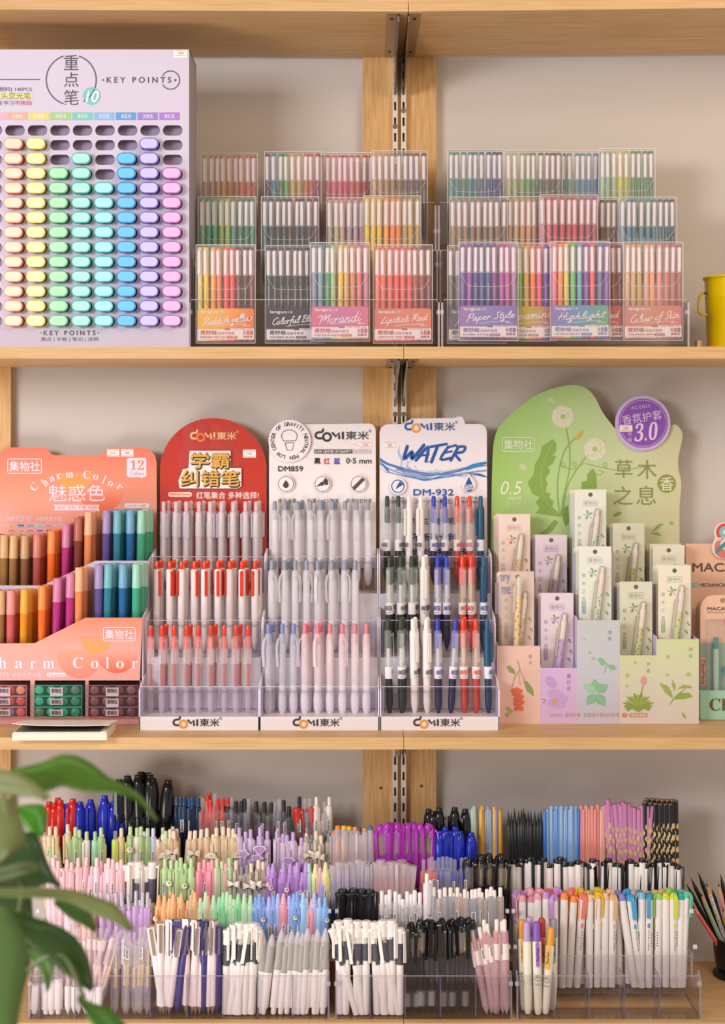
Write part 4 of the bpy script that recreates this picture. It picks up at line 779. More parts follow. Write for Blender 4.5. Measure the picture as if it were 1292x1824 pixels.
b = PB(ch, CY); b.plate([(-46, 1147), (61, 1146), (152, 1100.5), (253.5, 1100.5), (249, 1212), (-46, 1212)], .003, g_f, '#e2d4dc')
for x0, x1 in ((-46, -37), (54, 62), (152, 158), (249, 250.2)): b.plate([(x0, 1212), (x1, 1212), (x1-1, 1277), (x0, 1277)], .003, '#d99890')
b.plate([(-46, 1276.5), (246.5, 1276.5), (246, 1290.5), (-46, 1290.5)], .003, '#d28c88')  # bottom strip: recess shading put into its darker mauve
b.shape([(171+28*math.cos(math.radians(a)), 1136+28*math.sin(math.radians(a))) for a in range(-5, 186, 10)], gradient('front_sun', [(0, '#ee9478'), (1, '#eca23e')], (0, 0, Z(1134, CY)-Z3), (0, 0, Z(1166, CY)-Z3)), -.0003)
b.shape([(142+41*math.cos(math.radians(a)), 1166+42*math.sin(math.radians(a))) for a in range(-10, 191, 10)], gradient('front_rose', [(0, '#eb9c86'), (1, '#e88a74')], (0, 0, Z(1160, CY)-Z3), (0, 0, Z(1208, CY)-Z3)), -.0002)
b.shape([(208.5+36*math.cos(math.radians(a)), 1162+37*math.sin(math.radians(a))) for a in range(0, 181, 10)], gradient('front_coral', [(0, '#eda08c'), (1, '#ea6a4e')], (0, 0, Z(1160, CY)-Z3), (0, 0, Z(1198, CY)-Z3)), -.00035)
seal(b, 184.5, 1117.5, 241, 1141.5, PL)
for c_, x in zip('𝐂𝐡𝐚𝐫𝐦𝐂𝐨𝐥𝐨𝐫', (-33, 5, 34, 59, 87, 139, 169, 191.5, 214, 240)):
    hw = 9 if c_ == '𝐂' else 10.5 if c_ == '𝐦' else 3 if c_ == '𝐥' else 5 if c_ == '𝐫' else 7; up = 1170.5 if c_ in '𝐂𝐡𝐥' else 1177
    b.txt(c_, x-hw, up, x+hw, 1190.5, PL)
b.txt('510', -1, 1198, 15.5, 1206, PL); b.txt('护眼色荧光笔', 23, 1198, 74, 1207, PL); b.rect(83, 1198, 118, 1206, PL, r=4); b.txt('12colors', 86, 1199.5, 115, 1205, '#d89490', -.0008)
b.arc(233, 1287, 4.5, .7, '#c8a4a0'); b.build('front_panel', ch, smooth=0)
xr = X(253.5, CY)-ch.location.x
o = [(.003, 0), (.003, Z(1101, CY)-Z3), (.055, Z(1100, CY)-Z3+.012), (.062, Z(1000, .165)-Z3), (.137, Z(997, .165)-Z3+.012), (.137, 0)]; n = len(o)
for xx in ((xr-.001, xr+.0012),): MB().add([(x, y, z) for x in xx for y, z in o], [tuple(range(n)), tuple(range(2*n-1, n-1, -1))]+[(i, (i+1) % n, (i+1) % n+n, i+n) for i in range(n)], 'p:#d9ccd8').build('side_panel', ch, smooth=0)
b = PB(ch, .162); b.plate([(-40, 1043), (76, 1043), (170, 999), (262, 999), (262, 1200), (-40, 1200)], .003, 'p:#d8cbdc'); b.build('step_panel', ch, smooth=0)
b = PB(ch, .182); b.plate([(-40, 1088), (72, 1088), (166, 1045), (264, 1045), (264, 1268), (-40, 1268)], .05, 'p:#b98a86'); b.build('back_block', ch, smooth=0)
b = PB(ch, .108); b.plate([(-44, 1190), (62, 1190), (153, 1146), (252, 1146), (252, 1209), (-44, 1209)], .052, 'p:#b98a86'); b.build('front_block', ch, smooth=0)
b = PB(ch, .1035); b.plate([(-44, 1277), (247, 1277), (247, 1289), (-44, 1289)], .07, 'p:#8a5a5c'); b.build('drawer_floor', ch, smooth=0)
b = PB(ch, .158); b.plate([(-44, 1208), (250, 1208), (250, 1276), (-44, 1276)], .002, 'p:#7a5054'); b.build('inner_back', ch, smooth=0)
DUO = {'tan': ('#d3a878', '#94683a'), 'brown': ('#c79b76', '#84573a'), 'dusty red': ('#cf7c6c', '#b04e46'), 'orange': ('#f28a3e', '#ea6a1e'), 'magenta': ('#cf7ca0', '#b02f78'), 'maroon': ('#b06250', '#7a3428'), 'peach': ('#f0ae84', '#e28450'), 'violet': ('#9f8ab4', '#5a4a88'), 'teal': ('#6fb0b8', '#2a7a8c'), 'blue': ('#6ea4c4', '#1f5f96'), 'green': ('#9ccfb8', '#3fa27c'), 'ochre': ('#e6a436', '#d88a1c'), 'rose': ('#e2918a', '#c85a58'), 'plum': ('#a8604e', '#7a2f38')}
def duo_row(items, Y, where, lean=0.0):
    al = []
    for c_, x, y in items:
        al.append((x, y, c_, Y, x-R.uniform(0, 2.5), '')); 
        for q, dx in ((1, 8), (2, 14)): al.append((x+dx+R.uniform(-1, 1), y-2+R.uniform(-1, 1), c_, Y+.0155*q, x+dx-1, 'behind '))
    n = number(al, lambda it: (it[2], it[5]))
    for it in al:
        x, y, c_, y_, xb, beh = it; zt = Z(y, y_)
        pen('marker_pen', 'duo', dict(barrel='g:'+DUO[c_][1], cap=DUO[c_][0]), '%s%s two-tone marker, %s%s of the coral display' % (n[id(it)], c_, 'tucked behind in ' if beh else '', where), 'marker', 'coral display markers', (X(xb, y_), y_, zt-.1255), (X(x, y_), y_+.003, zt), R.uniform(0, 6), stretch=1.0)
duo_row([('brown', -14, 953), ('tan', 7, 953), ('tan', 24, 953.5), ('brown', 44, 954), ('dusty red', 66, 952), ('orange', 92, 945), ('magenta', 118, 934), ('maroon', 139, 922), ('peach', 158, 912), ('violet', 190, 909), ('teal', 209, 909), ('blue', 232, 909), ('green', 252, 909)], .19, 'the upper step')
duo_row([('tan', -18, 1052), ('tan', 1, 1052), ('rose', 19, 1052), ('ochre', 43.5, 1050), ('orange', 75, 1044), ('magenta', 102, 1030), ('magenta', 125, 1022), ('peach', 141, 1011), ('violet', 176, 1006), ('teal', 193, 1005), ('blue', 219, 1005), ('green', 243, 1005)], .118, 'the lower step')
for i, (x0, x1, cs, tint, cn) in enumerate(((-33, 47, ['#e08a58', '#e89a60', '#8a7aa0', '#d8504a', '#c84a40'], '#b87a80', 'red'), (56, 146, ['#6a6a60', '#3aa88a', '#3fae82', '#2f8a6a', '#4a7a60'], '#3a9a7c', 'green'), (154.5, 246, ['#8a5a58', '#7a4a4c', '#8a5248', '#6a4448', '#7a4648'], '#8a5f66', 'mauve'))):
    for j in range(3):
        yb = 1276.5-19.6*j; Yd = .093; w2 = (X(x1, Yd)-X(x0, Yd))/2; h = .0169
        z0 = Z(1277, .1035)+.0003+j*.0174
        t = thing('plastic_case', '%s see-through case with round colour pads, %s of the %s stack in the coral display' % (cn, ('lowest', 'middle', 'topmost')[j], ('first', 'second', 'third')[i]), 'case', ((X(x0, Yd)+X(x1, Yd))/2, Yd, z0), 'clear colour cases')
        b = MB().box(-w2, w2, 0, .058, 0, h, 'c:'+tint); b.box(-w2, w2, -.0003, .0008, h-.0009, h, tint); b.box(-w2, w2, -.0003, .0008, 0, .0007, tint)
        for s in (-1, 1): b.box(s*w2-.0004, s*w2+.0004, -.0003, .0008, 0, h, tint)
        b.build('shell', t, smooth=0)
        for k in range(4):
            p_ = MB().lathe([(0, .0068), (.004, .0068), (.0045, .0060)], cs[(k+j) % 5], 18).build('colour_pad', t, loc=(-w2+w2*2*(k+.6)/4.2, .008, h*.5)); p_.rotation_euler = (math.pi/2, 0, 0)
        b = MB().slab(rrect(-.010, h*.22-(.004 if j == 2 or (j == 1 and i == 2) else 0), .010, h*.78, .001), -.0016, -.0004, 'f:#ecd8dc'); b.text('集物社', (-.008, h*.30, .008, h*.70), -.0019, '#5a4a4c', bold=.0002); b.build('name_tab', t, smooth=0)
# open notebook lying in front
nb = thing('notebook', 'open cream notebook with lifted page, lying at the shelf edge', 'notebook', (X(106, -.02), -.02, Z3), rot=(0, 0, .015))
w2 = X(190, -.02)-nb.location.x
b = MB().box(-w2, w2, 0, .085, 0, .0105, '#f0e4d0')
for k in range(5): b.box(-w2-.0003, w2+.0003, -.0003, .001, .0016+k*.002, .0019+k*.002, '#d8cbb6')
b.box(-w2+.002, w2-.001, .001, .085, .0105, .0125, '#e6dac6'); b.build('page_block', nb, smooth=0)
pts = [(-w2, .0250, .0), (-w2*.5, .0222, .0), (0, .0216, 0), (w2*.5, .0215, 0), (w2+.004, .0222, 0)]
b = MB(); vs = [(x, yy, z+dz) for dz in (0, .0009) for yy in (-.002, .083) for x, z, _ in [(p[0], p[1] if yy < .05 else .0135, 0) for p in pts]]
n = 5; fs = [(i, i+1, n+i+1, n+i) for i in range(4)]+[(2*n+i, 3*n+i, 3*n+i+1, 2*n+i+1) for i in range(4)]+[(i, 2*n+i, 2*n+i+1, i+1) for i in range(4)]+[(n+i, n+i+1, 3*n+i+1, 3*n+i) for i in range(4)]+[(0, n, 3*n, 2*n), (4, 2*n+4, 3*n+4, n+4)]
b.add(vs, fs, '#f2e9da'); b.build('lifted_page', nb)
b = MB()
for k in range(5): b.box(-w2+.006+k*.026, -w2+.026+k*.026, -.0022, -.0021+.0001, .0128, .0133, '#8a98b0')
b.box(-w2+.004, w2-.01, .0, .08, .0126, .0131, '#5a544e'); b.build('written_page', nb, smooth=0)

# ---------------------------------------------------------------- green botanical display with carded pens
GY = .108
gr = thing('card_display', 'green cloud-shaped botanical display with dandelion header and pastel slots', 'display stand', (X(1065, GY), GY, Z3))
HG = .243
g = gradient('meadow_green', [(0, '#9dc268'), (.35, '#b4cf8e'), (.7, '#c9d0a6'), (1, '#cdc8a0')], (X(880, HG)-gr.location.x, 0, Z(820, HG)-Z3), (X(1215, HG)-gr.location.x, 0, Z(880, HG)-Z3))
out = curve([(875, 1010), (875, 958), (877, 847), (880, 790), (890, 760), (920, 730), (953, 705), (993, 690), (1026, 686), (1048, 694), (1062, 711), (1073, 733), (1088, 753), (1102, 765), (1150, 770), (1196, 757), (1208, 759), (1216, 772), (1214, 791), (1209, 814), (1209, 836), (1214, 861), (1211, 903), (1211, 968), (1211, 1010)], 4)
b = PB(gr, HG); b.plate(out, .003, g, '#d8dcc0'); hcard = b
b = PB(gr, HG); c = b.p(1144.5, 754)
for r, t_, m in ((49, .006, '#cdb2dc'), (43.5, .0066, '#8d55b4')): b.slab([(c[0]+b.u(r)*math.cos(2*math.pi*k/44), c[1]+b.u(r)*math.sin(2*math.pi*k/44)) for k in range(44)], b.y(-t_), b.y(-.0002), 'p:'+m)
VW = '#e6d2ea'; o_ = -.0072
b.txt('I N C E N S E', 1122, 722, 1157, 728, VW, o_, rot=.12); b.txt('香氛护套', 1107, 735, 1178, 752, VW, o_, rot=.16); b.txt('𝟑.𝟎', 1128, 753, 1171, 785, VW, o_, shear=.25, rot=.1); b.txt('升', 1118, 770, 1125, 777, VW, o_); b.txt('级', 1118, 779, 1125, 786, VW, o_)
b.arc(1144.5, 754, 41, .7, VW, off=o_); b.Y = HG-.0072; sticker(b, 1104, 757, 1127, 769, '23K'); b.build('round_badge', gr, smooth=0)
b = hcard; DG = '#86a84e'; MG = '#7c9a3e'; ST = '#8aa85a'
seal(b, 895, 779, 953, 804, '#d8e6c4')
leaf = [(985, 782), (991, 790), (991, 803), (984, 812), (991, 812), (985, 826), (976, 832), (980, 840), (972, 852), (975, 862), (972, 876), (981, 880), (978, 886), (986, 893), (984, 903), (992, 910), (998, 920), (985, 919), (972, 917), (954, 914), (962, 905), (955, 895), (962, 885), (949, 880), (940, 860), (950, 846), (954, 826), (962, 812), (966, 795), (978, 787)]
b.shape(leaf, DG, -.0003); b.line([(983, 790), (966, 830), (964, 860), (972, 890), (992, 918)], 1, '#a4c070', -.0005, 4)
b.shape([(988, 925), (975, 940), (962, 950), (966, 957), (985, 945), (995, 930)], DG, -.0003); b.shape([(1000, 908), (1012, 900), (1014, 930), (1008, 938), (1003, 925)], MG, -.0003)
b.shape([(1057, 834), (1062, 845), (1064, 870), (1036, 871), (1037, 858), (1046, 856), (1046, 845)], DG, -.0003)
for p in ([(1009, 764), (1015, 800), (1014, 840), (1005, 880), (999, 920)], [(1025, 780), (1005, 805), (994, 850), (994, 890), (998, 920)], [(1043, 815), (1025, 840), (1010, 870), (1002, 918)]): b.line(p, 1.8, ST, -.0006, 5)
b.shape([(1024, 782), (1030, 772), (1040, 766), (1036, 777), (1030, 783)], '#cfae4a', -.0007)
for x, y, r in ((1003, 742, 20), (1060, 800, 20)):
    b.circ(x, y, r, '#dbd9ba', -.0004)
    for k in range(40):
        a, q = R.uniform(0, 6.28), R.uniform(.4, .95)*r; b.circ(x+q*math.cos(a), y+q*math.sin(a), .7, '#a8ac80', -.0007, 6)
    b.circ(x, y, 4.6, '#a9c078', -.0007)
for x, y in ((980, 711), (1062, 741), (930, 831), (1080, 863)): b.circ(x, y, 5, '#c3cf9e', -.0003); b.circ(x+4, y+2, 5, '#c3cf9e', -.00035)
b.line([(1000, 830), (1022, 836), (1040, 826), (1064, 831), (1090, 836), (1105, 837), (1150, 832)], 1, ST, -.0006, 4); b.line([(1050, 836), (1058, 842), (1068, 846), (1075, 840), (1064, 838)], .8, ST, -.0006, 4)
for x, y in ((1003, 827), (1023, 826), (1078, 828)): b.line([(x, y+6), (x-3, y), (x, y-4), (x+4, y+2), (x, y+6)], .8, ST, -.0006, 3)
b.txt('0.5', 892, 857, 931, 881, '#e2e8d2', shear=.25); b.txt('mm', 905, 885, 928, 891, '#e2e8d2', shear=.25); b.txt('碳黑色', 901, 894, 929, 901, '#d4dec0')
OL = '#8a8a52'
b.txt('草', 1096, 819, 1127, 851, OL); b.txt('木', 1136, 819, 1170, 853, OL); b.txt('之', 1093, 866, 1128, 899, OL); b.txt('息', 1134, 865, 1169, 899, OL)
b.circ(1188, 861.5, 16.5, '#8c9648', -.0004); b.txt('香', 1176, 850, 1200, 874, '#e6e6cc', -.0008)
b.shape([(1091, 919), (1100, 912), (1109, 912), (1104, 918), (1095, 920)], DG, -.0004); b.circ(1196, 932, 3.8, '#9cba58', -.0004); b.line([(1160, 950), (1170, 940), (1182, 934)], 1, ST, -.0005); b.shape([(1163, 946), (1172, 934), (1181, 932), (1174, 941)], ST, -.0005); b.shape([(1160, 950), (1172, 948), (1180, 955), (1168, 952)], ST, -.0005)
b.build('header_card', gr, smooth=0)
SLOT = [('pink', 885.7, 962.8, 1150.5, '#e5bdb0'), ('violet', 962.8, 1028, 1190, '#d3b2d8'), ('mint', 1028, 1104.6, 1104.7, '#c2c6c6'), ('aloe', 1104.6, 1169.8, 1167.4, '#cdd0a4'), ('tea', 1169.8, 1245.7, 1138.5, '#cdd4a2')]
bz = 1289.5; fpan = PB(gr, GY)
for k, (nm, x0, x1, y0, c_) in enumerate(SLOT):
    zb0, zt0 = Z(bz, GY)-Z3, Z(y0, GY)-Z3
    gg = gradient('slot_'+nm, [(0, c_), (1, {'aloe': '#d8c8c4', 'tea': '#d8cac4', 'mint': '#c6bfd0'}.get(nm, c_))], (0, 0, zt0), (0, 0, 0))
    fpan.plate([(x0, y0), (x1, y0), (x1, bz), (x0, bz)], .002, gg, '#d8cbdc')
    b = PB(gr, GY); xl = b.p(x0, 0)[0]; b.box(xl, xl+.0015, .002, .132, 0, zt0+.004, 'p:#cbb8d4'); b.build('divider', gr, smooth=0)
    b = PB(gr, .160); ry = {'pink': 1038, 'violet': 1072, 'mint': 985, 'aloe': 1046, 'tea': 1040}[nm]
    xs = [X(q, GY) for q in (x0, x1)]; zz = Z(ry, .160)-Z3
    MB().box(xs[0]-gr.location.x+.0016, xs[1]-gr.location.x-.0002, .052, .054, 0, zz, 'p:'+{'violet': '#c0a2cc', 'pink': '#b8a0ac'}.get(nm, '#c2b6c8')).build('riser', gr, smooth=0)
xl = X(1245.7, GY)-gr.location.x; MB().box(xl-.0015, xl, .002, .132, 0, Z(1138.5, GY)-Z3, 'p:#d8cbdc').build('side_panel', gr, smooth=0)
b = fpan; LF = '#8a9a58'
b.line([(922, 1177), (926, 1192), (918, 1205), (912, 1224)], 1.2, '#9a9a6a', smooth=4); b.line([(926, 1192), (932, 1205), (936, 1216)], 1, '#9a9a6a'); b.line([(924, 1198), (927, 1220)], .8, '#c89a80')
b.shape([(902, 1188), (908, 1185), (917, 1194), (918, 1201), (908, 1197)], LF); b.shape([(933, 1213), (940, 1214), (950, 1228), (951, 1240), (939, 1231)], LF)
for x, y in ((915, 1230), (921, 1228), (927, 1231), (917, 1236), (924, 1238), (929, 1241), (919, 1245), (926, 1248), (930, 1251), (919, 1253), (925, 1258), (929, 1262), (920, 1262)): b.circ(x, y, 4.2, '#e5704a', -.0005-.00001*x % .0002, 12)
for x, y in ((905, 1262), (910, 1267), (904, 1273)): b.circ(x, y, 4, '#a8b070', n=10)
b.txt('草', 941.5, 1166, 948, 1173, '#b09a94'); b.txt('木', 941.5, 1177, 948, 1184, '#b09a94')
for x, y, rx, ry, rt in ((982, 1215, 12, 8, .9), (990, 1236, 14, 9, .2), (1002, 1246, 11, 7, -.4), (984, 1252, 9, 7, .4), (996, 1256, 12, 6, 0)): b.shape([(x+rx*math.cos(t)*math.cos(rt)-ry*math.sin(t)*math.sin(rt), y+rx*math.cos(t)*math.sin(rt)+ry*math.sin(t)*math.cos(rt)) for t in [k*.4 for k in range(16)]], ['#c8a2d4', '#c49cd2', '#cca8d8'][int(x) % 3], -.0003)
b.shape([(983, 1245), (988, 1249), (991, 1244), (993, 1251), (986, 1255)], '#e2a03c', -.0008); b.line([(965, 1245), (972, 1247), (968, 1252)], 1.3, '#c8743c', -.0008)
for k, t_ in enumerate('藏红花'): b.txt(t_, 1010, 1200+k*11, 1017, 1208+k*11, '#a684b4')
for x, y, a, L_ in ((1062, 1232, -2.6, 24), (1062, 1232, -1.7, 22), (1062, 1232, -.5, 24), (1062, 1236, 2.3, 24), (1062, 1236, .9, 26)):
    ca, sa = math.cos(a), math.sin(a); b.shape([(x+ca*u*L_-sa*v*L_, y+sa*u*L_+ca*v*L_) for u, v in ((0, 0), (.3, .28), (.6, .34), (1.05, 0), (.6, -.34), (.3, -.28))], ['#9fc8a2', '#86b88e'][int(abs(a)*10) % 2], -.0004-abs(a)*.00005)
    b.line([(x, y), (x+ca*L_*.9, y+sa*L_*.9)], .6, '#b8d8b4', -.0007)
b.shape([(1064, 1173), (1072, 1172), (1082, 1182), (1072, 1186)], '#86b88e'); b.shape([(1082, 1184), (1094, 1184), (1099, 1192), (1088, 1194)], '#86b88e'); b.line([(1082, 1183), (1077, 1198)], 1, '#86b88e')
for x, y, r in ((1041, 1139, 1.6), (1051, 1162, 2.4), (1057, 1173, 3)): b.circ(x, y, r, '#a8b4ae')
b.txt('薄', 1083, 1123, 1089.5, 1130, '#9aa4a4'); b.txt('荷', 1083, 1134, 1089.5, 1141, '#9aa4a4')
for k in range(13):
    a = math.radians(180+k*15); L_ = 26+4*(k % 2); b.shape([(1137, 1258), (1137+L_*math.cos(a-.16)*.6, 1258+L_*math.sin(a-.16)*.6), (1137+L_*math.cos(a), 1258+L_*math.sin(a)*.85), (1137+L_*math.cos(a+.16)*.6, 1258+L_*math.sin(a+.16)*.6)], ['#9cae5a', '#8a9e48'][k % 2], -.0004-.00002*k)
b.shape([(1112, 1256), (1162, 1256), (1156, 1266), (1148, 1262), (1138, 1268), (1126, 1262), (1118, 1267)], '#8a9e48', -.0008)
b.line([(1140, 1240), (1146, 1222)], 1.4, '#8a9e48', -.0009); b.shape([(1147+5*math.cos(t), 1212+8*math.sin(t)) for t in [k*.45 for k in range(14)]], '#d99a94', -.0009)
b.txt('芦', 1152, 1180, 1158.5, 1187, '#a8a678'); b.txt('荟', 1152, 1191, 1158.5, 1198, '#a8a678')
for x, y, r in ((1190, 1170, 3.6), (1132, 1180, 3), (1118, 1203, 4), (1189, 1202, 2.6), (1227, 1201, 4), (1117, 1222, 2.4)): b.circ(x, y, r, '#b4c070')
b.line([(1193, 1255), (1204, 1240), (1222, 1226)], 1.2, LF); b.shape([(1175, 1216), (1190, 1222), (1197, 1234), (1199, 1244), (1186, 1234)], '#9cae52'); b.shape([(1198, 1210), (1204, 1222), (1202, 1231), (1198, 1222)], '#9cae52'); b.shape([(1206, 1228), (1216, 1220), (1230, 1221), (1234, 1226), (1220, 1225)], '#9cae52'); b.shape([(1198, 1246), (1212, 1234), (1228, 1234), (1234, 1241), (1218, 1245)], '#92a648')
b.txt('绿', 1227, 1153, 1234, 1160, '#a8b078'); b.txt('茶', 1227, 1165, 1234, 1172, '#a8b078'); b.shape([(1215, 1268), (1221, 1273), (1222, 1281), (1216, 1275)], '#9cae52')
b.txt('GP9262  香氛护套  双珠速干按动中性笔', 979, 1269.5, 1104, 1277, '#cfa486'); b.rect(1108, 1270, 1118, 1277.5, '#de6a50', r=3.5); b.txt('ST', 1110.5, 1271.5, 1115.5, 1276, '#f2e0d8', -.0009); b.rect(1121, 1270, 1154, 1277.5, '#c89a6c', r=3); b.txt('安全无毒', 1125, 1271, 1151, 1276.5, '#f2e6d8', -.0009)
b.build('front_panel', gr, smooth=0)
CARD = {'pink': ('#ecd5c8', '#eccfa6', '#de6a44', '#8fa26a', '#c8a8a0'), 'violet': ('#e0cfd8', '#cbaada', '#a882c0', '#8a9a6a', '#a890b8'), 'mint': ('#e4e4d8', '#dfe6d2', '#8fc096', '#7aac86', '#9cb0b0'), 'aloe': ('#d8d5be', '#ccd08e', '#8aa45a', '#7c9a60', '#a4a484'), 'tea': ('#e8e0cc', '#d9e0a6', '#9ab070', '#8aa060', '#a4b498')}
def card(nm, x, top, Y, label, full=True, extra=0):
    bg, pc, ac, lf, gy_ = CARD[nm]; wd, ht = .0522, .172
    t = thing('carded_pen', label, 'pen card', (X(x, Y)+wd/2, Y, Z(top, Y)-ht), 'carded pens')
    b = MB(); bgm = 'p:'+bg
    b.slab([(-wd/2, 0), (wd/2, 0), (wd/2, ht), (-wd/2, ht)], 0, .0009, bgm, 'p:#efe4da')
    b.disc(0, ht-.0085, .0036, -.0002, '#6a6058', 16)
    if full:
        q = rrect(-.012, ht-.0275, .012, ht-.0175, .0006); b.stroke(q+q[:1], .0004, -.0003, gy_); b.text('集物社', (-.0105, ht-.0258, .0105, ht-.0192), -.0003, gy_)
        for k, c_ in enumerate('草木之息'): b.text(c_, (-.0215, ht-.050-.0125*k, -.0150, ht-.0435-.0125*k), -.0003, gy_)
        b.flat(rrect(-.0215, ht-.108, -.0150, ht-.088, .003), -.0003, gy_); b.text('香', (-.0205, ht-.095, -.0160, ht-.0905), -.0005, bg)
        for k in range(5):
            a = k*1.26+.5; cx, cz = -.004+.006*math.cos(a), ht-.042+.006*math.sin(a); b.flat([(-.004, ht-.042), (cx-.002, cz+.001), (cx+.0015*math.cos(a), cz+.0022*math.sin(a)), (cx+.002, cz-.001)], -.0004, lf if k < 3 or nm in ('mint', 'aloe', 'tea') else ac)
        for cx, cz in ((.019, ht-.075), (.021, ht-.092), (.018, ht-.105)): b.disc(cx, cz, .002, -.0004, ac, 8); b.disc(cx+.002, cz-.003, .0016, -.0004, lf, 8)
    b.build('card', t, smooth=0)
    if not full: return t
    T = Matrix.Translation((.0115, -.0058, ht-.034)) @ Matrix.Rotation(.125, 4, 'Y') @ Matrix.Translation((0, 0, -.137))
    p = MB(); p.T = T; p.lathe(tip(.0040)+[(.016, .0044), (.098, .0048), (.100, .0049)], '#efe8da' if nm != 'violet' else '#e6d6ea', 12); p.lathe([(.050, .0050), (.098, .0051)], pc, 12)
    for k in range(9): a = -1.57+R.uniform(-.9, .9); z = .054+k*.005; p.add([(.0053*math.cos(a+.2*u), .0053*math.sin(a+.2*u), z+.0016*v) for u, v in ((-1, -1), (1, -1), (1, 1), (-1, 1))], [(0, 1, 2, 3)], ac if k % 2 else lf)
    po = p.build('pen', t)
    p = MB(); p.T = T; p.lathe([(.100, .0048), (.124, .0046), (.1275, .0038), (.128, .0028), (.137, .0026)], '#f0e4da', 12); p.build('button', po)
    p = MB(); p.T = T @ Matrix.Rotation(-1.3, 4, 'Z'); clip_mesh(p, .070, .118, .0046, .0072, 'f:#e9dccd'); p.build('clip', po, smooth=0)
    p = MB(); p.T = Matrix.Translation((0, 0, 0)) @ Matrix.Translation((.0115, 0, ht-.034)) @ Matrix.Rotation(.125, 4, 'Y') @ Matrix.Translation((0, 0, -.137))
    o2 = [(-.0085, 0), (-.0085, .112), (-.005, .120), (-.0046, .136), (-.003, .1395), (.004, .1395), (.0058, .136), (.0068, .10), (.0068, 0)]
    p.slab(o2, -.0118, -.0001, 'w:#f4ece0'); q = [(x_, z_) for x_, z_ in o2]; p.stroke(q, .0009, -.0004, 'f:#b9a48a'); p.build('blister', t, smooth=0)
    return t
for nm, x, top, Y, where in (('pink', 947-58.5, 916, .205, 'back'), ('violet', 954, 953, .205, 'back'), ('mint', 1024, 872, .205, 'back'), ('aloe', 1092, 932, .205, 'back'), ('tea', 1163.5, 971, .205, 'back'), ('pink', 893.5, 1018, .136, 'front'), ('violet', 964, 1056.5, .136, 'front'), ('mint', 1031.5, 973.3, .136, 'front'), ('aloe', 1104.3, 1036, .136, 'front'), ('tea', 1173, 1007, .136, 'front')):
    card(nm, x, top, Y, '%s botanical pen card with blister pen, %s stack of its slot' % (nm, where))
    for q in range(1, 4): card(nm, x-1.3-2.6*q-R.uniform(0, 2), top+.5+1.2*q-R.uniform(0, 4), Y+.0125*q-(.002 if where == 'back' else 0), '%s pen card, %s behind the face card of the %s stack' % (nm, ORD[q-1], where), False)
    fz = Z(top, Y)-.172-Z3; kx = [s[0] for s in SLOT].index(nm); xs = [X(q, GY)-gr.location.x for q in SLOT[kx][1:3]]
    MB().box(xs[0]+.0017, xs[1]-.0003, Y-GY-.013, Y-GY+.024 if where == 'front' else Y-GY+.036-.0, fz-.0025, fz-.0006, 'p:#cbb8d4').build('slot_floor', gr, smooth=0)

ty = thing('tester_pen', 'loose peach floral pen held on the front pink card marked try me', 'pen', (X(919, .1215), .1215, Z(1170, .1215)))
p = MB().lathe(tip(.004)+[(.016, .0046), (.098, .0050)], '#eccfa0', 12)
for k in range(9): a = -1.57+R.uniform(-.9, .9); z = .03+k*.007; p.add([(.0052*math.cos(a+.2*u), .0052*math.sin(a+.2*u), z+.0016*v) for u, v in ((-1, -1), (1, -1), (1, 1), (-1, 1))], [(0, 1, 2, 3)], '#de6a44' if k % 2 else '#8fa26a')
p.build('barrel', ty); MB().lathe([(.098, .0048), (.118, .0044), (.1195, .003), (.128, .0026)], 'f:#f0e6dc', 12).build('button', ty); p = MB(); clip_mesh(p, .070, .114, .0046, .0072, 'f:#e9dccd'); p.T = None; p.build('clip', ty, smooth=0).rotation_euler = (0, 0, -1.0)
ty.rotation_euler = (0, .04, 0)
tc = thing('handwritten_note', 'clear sleeve with handwritten try me over the front pink card', 'note', (X(921, .1325), .1325, Z(1060, .1325)))
b = PB(tc, .1325)
for t_, q in (('try', (891, 1022, 909, 1040)), ('me', (894, 1045, 909, 1058))): b.txt(t_, *q, '#7470b0', -.0006, rot=.06)
b.plate([(888, 1016), (950, 1016), (950, 1150), (888, 1150)], .0003, 'w:#f4ece0'); b.build('sleeve', tc, smooth=0)
# ---------------------------------------------------------------- peach and mint stationery display at the right edge
MY = .136
mc = thing('card_display', 'peach and mint counter display of pencil cards, cut off by the right edge', 'display stand', (X(1330, MY), MY, Z3))
b = PB(mc, .235); PE = 'p:#ecc0a2'
b.plate([(1222, 968.5), (1440, 968.5), (1440, 1260), (1222, 1260)], .003, PE, '#d8b49c')
b.txt('MACARON', 1234, 1003, 1368, 1018, '#6a4a3c', bold=.5); b.rect(1225, 1037, 1440, 1046, '#e6cab4'); b.rect(1230, 1038, 1244, 1045, '#7ab8a4', -.0006); b.txt('2.0B', 1232, 1039.3, 1242, 1043.7, '#f0e6dc', -.0009); b.txt('MECHANICAL PENCIL', 1247, 1039, 1322, 1045, '#5a463c', -.0006, bold=.25)
b.build('header_card', mc, smooth=0)
b = PB(mc, .231)
bo = [(1292+20*math.cos(math.radians(a)), 948-18*math.sin(math.radians(a))) for a in range(-30, 211, 15)]+[(1292+24*math.cos(math.radians(a)), 976-20*math.sin(math.radians(a))) for a in range(150, 391, 15)]
b.plate(bo, .003, 'p:#f0dcc8'); b.circ(1292, 948, 16, '#d8505a'); b.circ(1292, 948, 10.5, '#7cc4bc', -.0006); b.shape([(1287, 948), (1293, 942), (1297, 946), (1291, 952)], '#f0ece4', -.0008); b.circ(1292, 976, 19, '#e07a7c', -.0003); b.txt('eraser', 1278, 957, 1306, 963, '#f6e6dc', -.001, bold=.3)
b.shape([(1274, 987), (1278, 976), (1292, 964), (1296, 970), (1282, 982)], '#3f9a98', -.0008); b.circ(1292, 970, 9, '#f0e0d0', -.0005); b.build('round_badge', mc, smooth=0)
